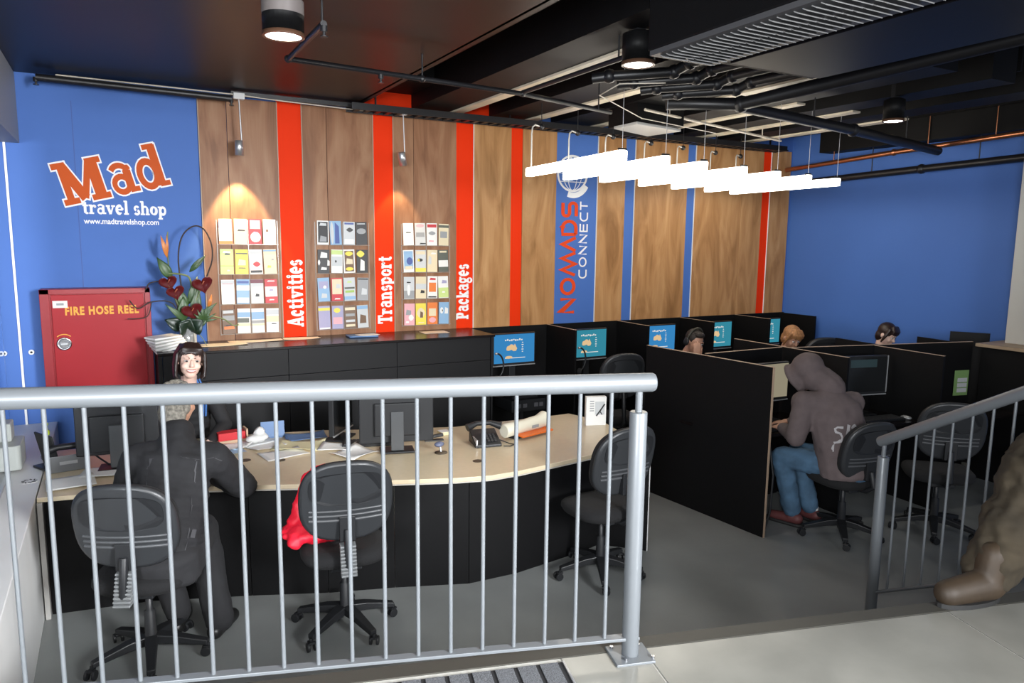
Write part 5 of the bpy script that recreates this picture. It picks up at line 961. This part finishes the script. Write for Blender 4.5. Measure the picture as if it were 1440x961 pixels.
# red bag on the middle chair
t = thing('red_bag', 'bright red fabric bag on the seat of the middle chair', 'bag', (1.02, 4.04, .535), -.2)
REDB = mat('red_bag_fabric', (.80, .012, .035), .5, noise=.1, scale=12)
b = MB(); b.ell((-.06, 0, .05), (.22, .15, .055), n=18); slab(b, (-.14, .03, .05), (-.10, .05, .32), (.11, .07), (.055, .03), 0, 6); b.cap((-.10, .05, .28), (-.02, .03, .37), .05, .02); b.cap((-.12, 0, .08), (-.2, -.10, .03), .07, .04)
bg = b.build('bag_body', REDB, t, remesh=.01, smooth_it=3, disp=(.035, .06)); b = MB(); b.tube([(-.12, .05, .32), (-.09, .05, .40), (-.02, .04, .42), (.03, .03, .36)], .009, 8); b.build('handle', REDB, t)
# white display box
t = thing('display_box', 'white printed box with a dark plant shape standing on the desk corner', 'box', (3.44, 4.84, Z), -.35); bx('box', (-.085, -.02, 0), (.085, .03, .24), PAPER, t, bevel=.002)
bx('picture', (-.01, -.0215, .09), (.07, -.020, .20), mat('print_lg', C('lg')), t); b = MB()
for k in range(5): b.bb((-.055, -.0225, .12+.02*k), (-.02, -.0205, .128+.02*k))
b.build('printed_lines', mat('print_g', C('g')), t); b = MB(frame((.03, -.022, .12), (1, 0, 0), (0, 0, 1))); ribbon(b, [(-.03, -.04), (0, 0), (.04, .06)], .012, 0, .002); ribbon(b, [(0, 0), (.02, -.03)], .008, 0, .002); b.build('dark_stem_print', mat('print_k', C('k')), t)
# ------------------------------------------------------------------ on the back counter
Zc = 1.3375
sheet('paper_sheet', 'cream papers spread at the left end of the back counter', 'paper', .78, 6.58, .40, .16, .05, mat('cream_paper', (.70, .62, .48), .6), .012, Zc)
sheet('paper_sheet', 'long pale sheet on the back counter below the left brochures', 'paper', 1.08, 6.70, .46, .14, .02, mat('peach_paper', (.74, .60, .48), .6), .01, Zc)
sheet('paper_sheet', 'pale peach sheet on the back counter by the first red stripe', 'paper', 1.48, 6.72, .32, .14, -.02, mat('peach_paper', (.74, .60, .48), .6), .01, Zc)
sheet('paper_sheet', 'cream sheet on the back counter below the right brochures', 'paper', 2.76, 6.66, .26, .17, -.03, mat('peach_paper', (.74, .60, .48), .6), .002, Zc)
sheet('magazine', 'blue and white magazine on the back counter below the middle brochures', 'magazine', 2.02, 6.64, .27, .17, -.05, BP, .01, Zc, .012)
sheet('magazine', 'white topped magazine on the back counter against the blue one', 'magazine', 2.06, 6.60, .20, .12, .1, PAPER, .008, Zc+.016, .003)
t = thing('envelope_stack', 'stack of white envelopes leaning at the vase on the back counter', 'envelopes', (.37, 6.47, Zc+.014), .2)
for k in range(5): b = MB(); b.box((-.01*k, .005*k, .012+.020*k), (.25, .13, .014), Euler((.25-.05*k, -.22+.05*k, .1*k))); b.build('envelope', PAPER, t)
vs_ = thing('flower_arrangement', 'glass vase with dark red anthuriums, leaves and a looped twig on the back counter', 'plant', (.52, 6.66, Zc))
b = MB(); b.lathe([(.055, 0), (.06, .005), (.062, .15), (.055, .15), (.053, .01)], n=20); b.build('vase', mat('vase_silver', (.55, .56, .55), .15, metal=.3, trans=.3), vs_)
MB().tube([(.055, -.045, .0), (.055, -.05, .15)], .012, 8).build('vase_ribbon', mat('cream_conduit', (.55, .50, .42), .4), vs_)
LEAF = mat('leaf_green', (.045, .095, .03), .4, noise=.3, scale=10); DLEAF = mat('leaf_dark', (.012, .028, .016), .35); RF = mat('dark_red_flower', (.10, .008, .010), .3); STEM = mat('stem_green', (.16, .2, .08), .5); TW = mat('twig_brown', (.035, .022, .018), .6)
def leaf(p0, p1, w, m, name='leaf', bend=.02, nrm=(0, -1, .2)):
    p0 = Vector(p0); p1 = Vector(p1); d = (p1-p0); s_ = d.normalized().cross(Vector(nrm)).normalized(); n_ = s_.cross(d.normalized()); pts = []
    for i in range(9):
        f = i/8; ww = w*math.sin(math.pi*min(.98, max(.02, f))**.8)
        for k in (-1, -.5, 0, .5, 1): pts.append(p0+d*f+s_*ww*k*.5+n_*(bend*math.sin(math.pi*f)+.25*ww*abs(k)*.5))
    MB().sheet(pts, 5, 9).build(name, m, vs_, solid=.002)
def smooth_path(P):
    P = [Vector(p) for p in P]; Q = [P[0]]+P+[P[-1]]; out = []
    for i in range(1, len(Q)-2):
        a, b_, c, d = Q[i-1:i+3]
        for k in range(5): t_ = k/5; out.append(.5*((2*b_)+(c-a)*t_+(2*a-5*b_+4*c-d)*t_*t_+(3*b_-a-3*c+d)*t_**3))
    return out+[P[-1]]
def stem(pts, r, m=STEM, name='stem'):
    pts = smooth_path(pts); MB().tube(pts, r, 7).build(name, m, vs_)
cx = 0
for (x, z, s_, ny) in ((-.13, .54, .085, 0), (-.08, .46, .085, .3), (.13, .52, .10, -.2), (.04, .30, .10, 0)):
    stem([(0, 0, .12), (x*.4, -.01, z*.6), (x, -.03, z-.02)], .005)
    P_ = []; T = frame((x, -.05, z), (1, .2*ny, .25), (0.1, -.35, 1))
    for i in range(20):
        q = 2*math.pi*i/20; r = s_*.052; P_.append((r*16*math.sin(q)**3, r*(13*math.cos(q)-5*math.cos(2*q)-2*math.cos(3*q)-math.cos(4*q))))
    b = MB(T); vs = [(0, 0, -.012)]+[(p[0]*.6, p[1]*.6, -.006) for p in P_]+[(p[0], p[1], .012) for p in P_]; n = 20
    b.add(vs, [(0, 1+i, 1+(i+1) % n) for i in range(n)]+[(1+i, 1+n+i, 1+n+(i+1) % n, 1+(i+1) % n) for i in range(n)], 0, True); b.build('flower', RF, vs_, solid=.003)
    b = MB(T); b.cap((0, 0, .0), (.015, .035, .035), .006, .004, 8); b.build('flower_spike', mat('pale_orange_spike', (.62, .20, .12), .4), vs_)
leaf((-.02, 0, .15), (-.17, -.03, .23), .12, DLEAF); leaf((.0, -.04, .14), (-.07, -.10, .20), .16, DLEAF); leaf((.02, -.03, .14), (.12, -.09, .22), .16, DLEAF); leaf((.04, 0, .15), (.18, -.02, .26), .09, LEAF); leaf((-.02, -.02, .14), (.02, -.10, .24), .15, DLEAF)
leaf((-.10, 0, .56), (-.20, 0, .74), .085, LEAF); leaf((.04, 0, .62), (.17, -.02, .76), .05, LEAF); leaf((-.0, 0, .3), (-.06, 0, .5), .08, LEAF); leaf((.05, 0, .2), (.10, 0, .5), .09, LEAF); leaf((.0, -.02, .2), (-.16, -.05, .36), .05, LEAF); leaf((.05, 0, .2), (.24, -.04, .36), .05, LEAF); leaf((.02, .0, .35), (.10, .02, .58), .06, LEAF); leaf((-.03, 0, .2), (-.02, -.02, .42), .09, LEAF)
for k in range(14): q = k*.45; leaf((.12, -.02, .2), (.14+.10*math.cos(q), -.04, .22+.12*abs(math.sin(q))), .02, LEAF, 'fern_leaf')
stem([(-.02, 0, .14), (-.10, 0, .5), (-.12, 0, .78), (-.11, 0, .95)], .005); leaf((-.125, -.01, .74), (-.165, -.02, .92), .035, mat('orange_petal', (.62, .20, .04), .4), 'petal'); leaf((-.12, 0, .76), (-.12, 0, .93), .02, mat('orange_petal', (.62, .20, .04), .4), 'petal'); leaf((.17, -.03, .32), (.20, -.04, .43), .03, mat('orange_petal', (.62, .20, .04), .4), 'petal')
stem([(.03, 0, .12), (.045, 0, .4), (.04, 0, .56), (-.02, -.01, .60), (-.12, -.01, .61)], .008)
stem([(0, 0, .12), (-.03, 0, .5), (-.04, .0, .75), (.0, .0, .92), (.09, .0, 1.0), (.17, .0, .97), (.22, 0, .85), (.22, 0, .72), (.18, 0, .60), (.15, 0, .5)], .006, TW, 'twig')
stem([(-.02, 0, .14), (-.1, -.02, .36), (-.26, -.04, .38), (-.36, -.05, .33), (-.42, -.06, .40)], .005, TW, 'twig'); stem([(-.02, 0, .15), (-.12, -.02, .5), (-.25, -.04, .54), (-.3, -.05, .48)], .005, TW, 'twig'); stem([(-.26, -.04, .38), (-.30, -.04, .26), (-.44, -.06, .25)], .004, TW, 'twig')
stem([(.06, 0, .14), (.15, -.03, .24), (.28, -.05, .22), (.36, -.06, .16), (.40, -.07, .17)], .006, STEM, 'twig'); stem([(.04, -.04, .14), (.10, -.08, .08), (.14, -.10, .0)], .003, STEM, 'root')
# ------------------------------------------------------------------ railings
RU = Vector((1, -.325, 0)).normalized(); P0 = Vector((1.612, 2.006, 0))
ra = thing('railing', 'grey steel railing with vertical bars across the foreground, post at its right end', 'railing', (1.61, 2.0, .72))
def rp(s_, z): p = P0-RU*s_; return Vector((p.x, p.y, z))
MB().tube([rp(-.055, 1.757), rp(-.045, 1.757), rp(2.6, 1.757)], [.030, .034, .034], 24).build('handrail', GREYM, ra, w=True)
b = MB(); b.box(rp(1.28, .795), (2.62, .038, .012), Euler((0, 0, math.atan2(RU.y, RU.x)))); b.build('bottom_rail', GREYM, ra, w=True, bevel=.002)
for i in range(1, 23): b = MB(); s_ = i*.1135-.012; b.tube([rp(s_, .80), rp(s_, 1.728)], .0072, 10); b.build('baluster', GREYM, ra, w=True)
MB().tube([rp(0, .728), rp(0, 1.652)], .0315, 24).build('post', GREYM, ra, w=True, bevel=.003)
MB().tube([rp(0, 1.65), rp(0, 1.73)], .0125, 14).build('post_pin', GREYM, ra, w=True)
b = MB(); b.box(rp(0, .724), (.15, .13, .010), Euler((0, 0, math.atan2(-.27, .963)))); b.build('base_plate', GREYM, ra, w=True, bevel=.002)
b = MB()
for i in (-1, 1):
    for j in (-1, 1): b.tube([rp(.052*i, .729)+Vector((.01, .045*j, 0)), rp(.052*i, .737)+Vector((.01, .045*j, 0))], .007, 6)
b.build('bolts', CHROME, ra, w=True)
rb = thing('railing', 'grey steel stair railing sloping down from the right edge', 'railing', (3.87, 2.55, 0))
sd = Vector((.090, .861, -.501)); E0 = Vector((3.837, 2.57, 1.111)); B0 = Vector((3.914, 2.57, .183)); X0 = 3.868
def rq(s_, z0): return Vector((X0-.045*0, 2.57, z0))-sd*s_
MB().tube([rq(-.03, 1.125), rq(-.02, 1.125), rq(1.6, 1.125)], [.028, .031, .031], 20).build('handrail', GREYM, rb, w=True)
b = MB(); a, c = rq(0, .19), rq(1.6, .19); b.tube([a, c], .010, 8); b.build('bottom_rail', GREYM, rb, w=True)
for i in range(1, 15): p = rq(i*.118, 0); b = MB(); b.tube([(p.x, p.y, p.z+.20), (p.x, p.y, p.z+1.095)], .0068, 10); b.build('baluster', GREYM, rb, w=True)
MB().tube([(X0, 2.565, 0.006), (X0, 2.565, 1.03)], .0315, 20).build('post', GREYM, rb, w=True, bevel=.003); MB().tube([(X0, 2.565, 1.03), (X0, 2.565, 1.10)], .0125, 12).build('post_pin', GREYM, rb, w=True)
b = MB(); b.box((X0, 2.565, .004), (.13, .13, .008)); b.build('base_plate', GREYM, rb, w=True)
MB().tube([(4.31, 3.80, .80), (4.33, 3.75, .5), (4.33, 3.76, .2), (4.30, 3.79, .008)], .008, 8).build('power_cable', PLAST, None, kind=None)
tag(bpy.data.objects['power_cable'], 'black cable hanging down beside the pale edge of the front partition', 'cable')
o = thing('end_board', 'thin black board with a pale edge standing behind the railing post', 'board', (3.33, 4.0, 0))
b = MB(); b.prism([(3.10, 4.225), (3.325, 3.99), (3.338, 4.003), (3.113, 4.24)], 0, .79); b.build('panel', BLK, o, w=True)
b = MB(); b.prism([(3.325, 3.99), (3.329, 3.986), (3.342, 3.999), (3.338, 4.003)], 0, .79); b.build('pale_edge', WHITE, o, w=True)
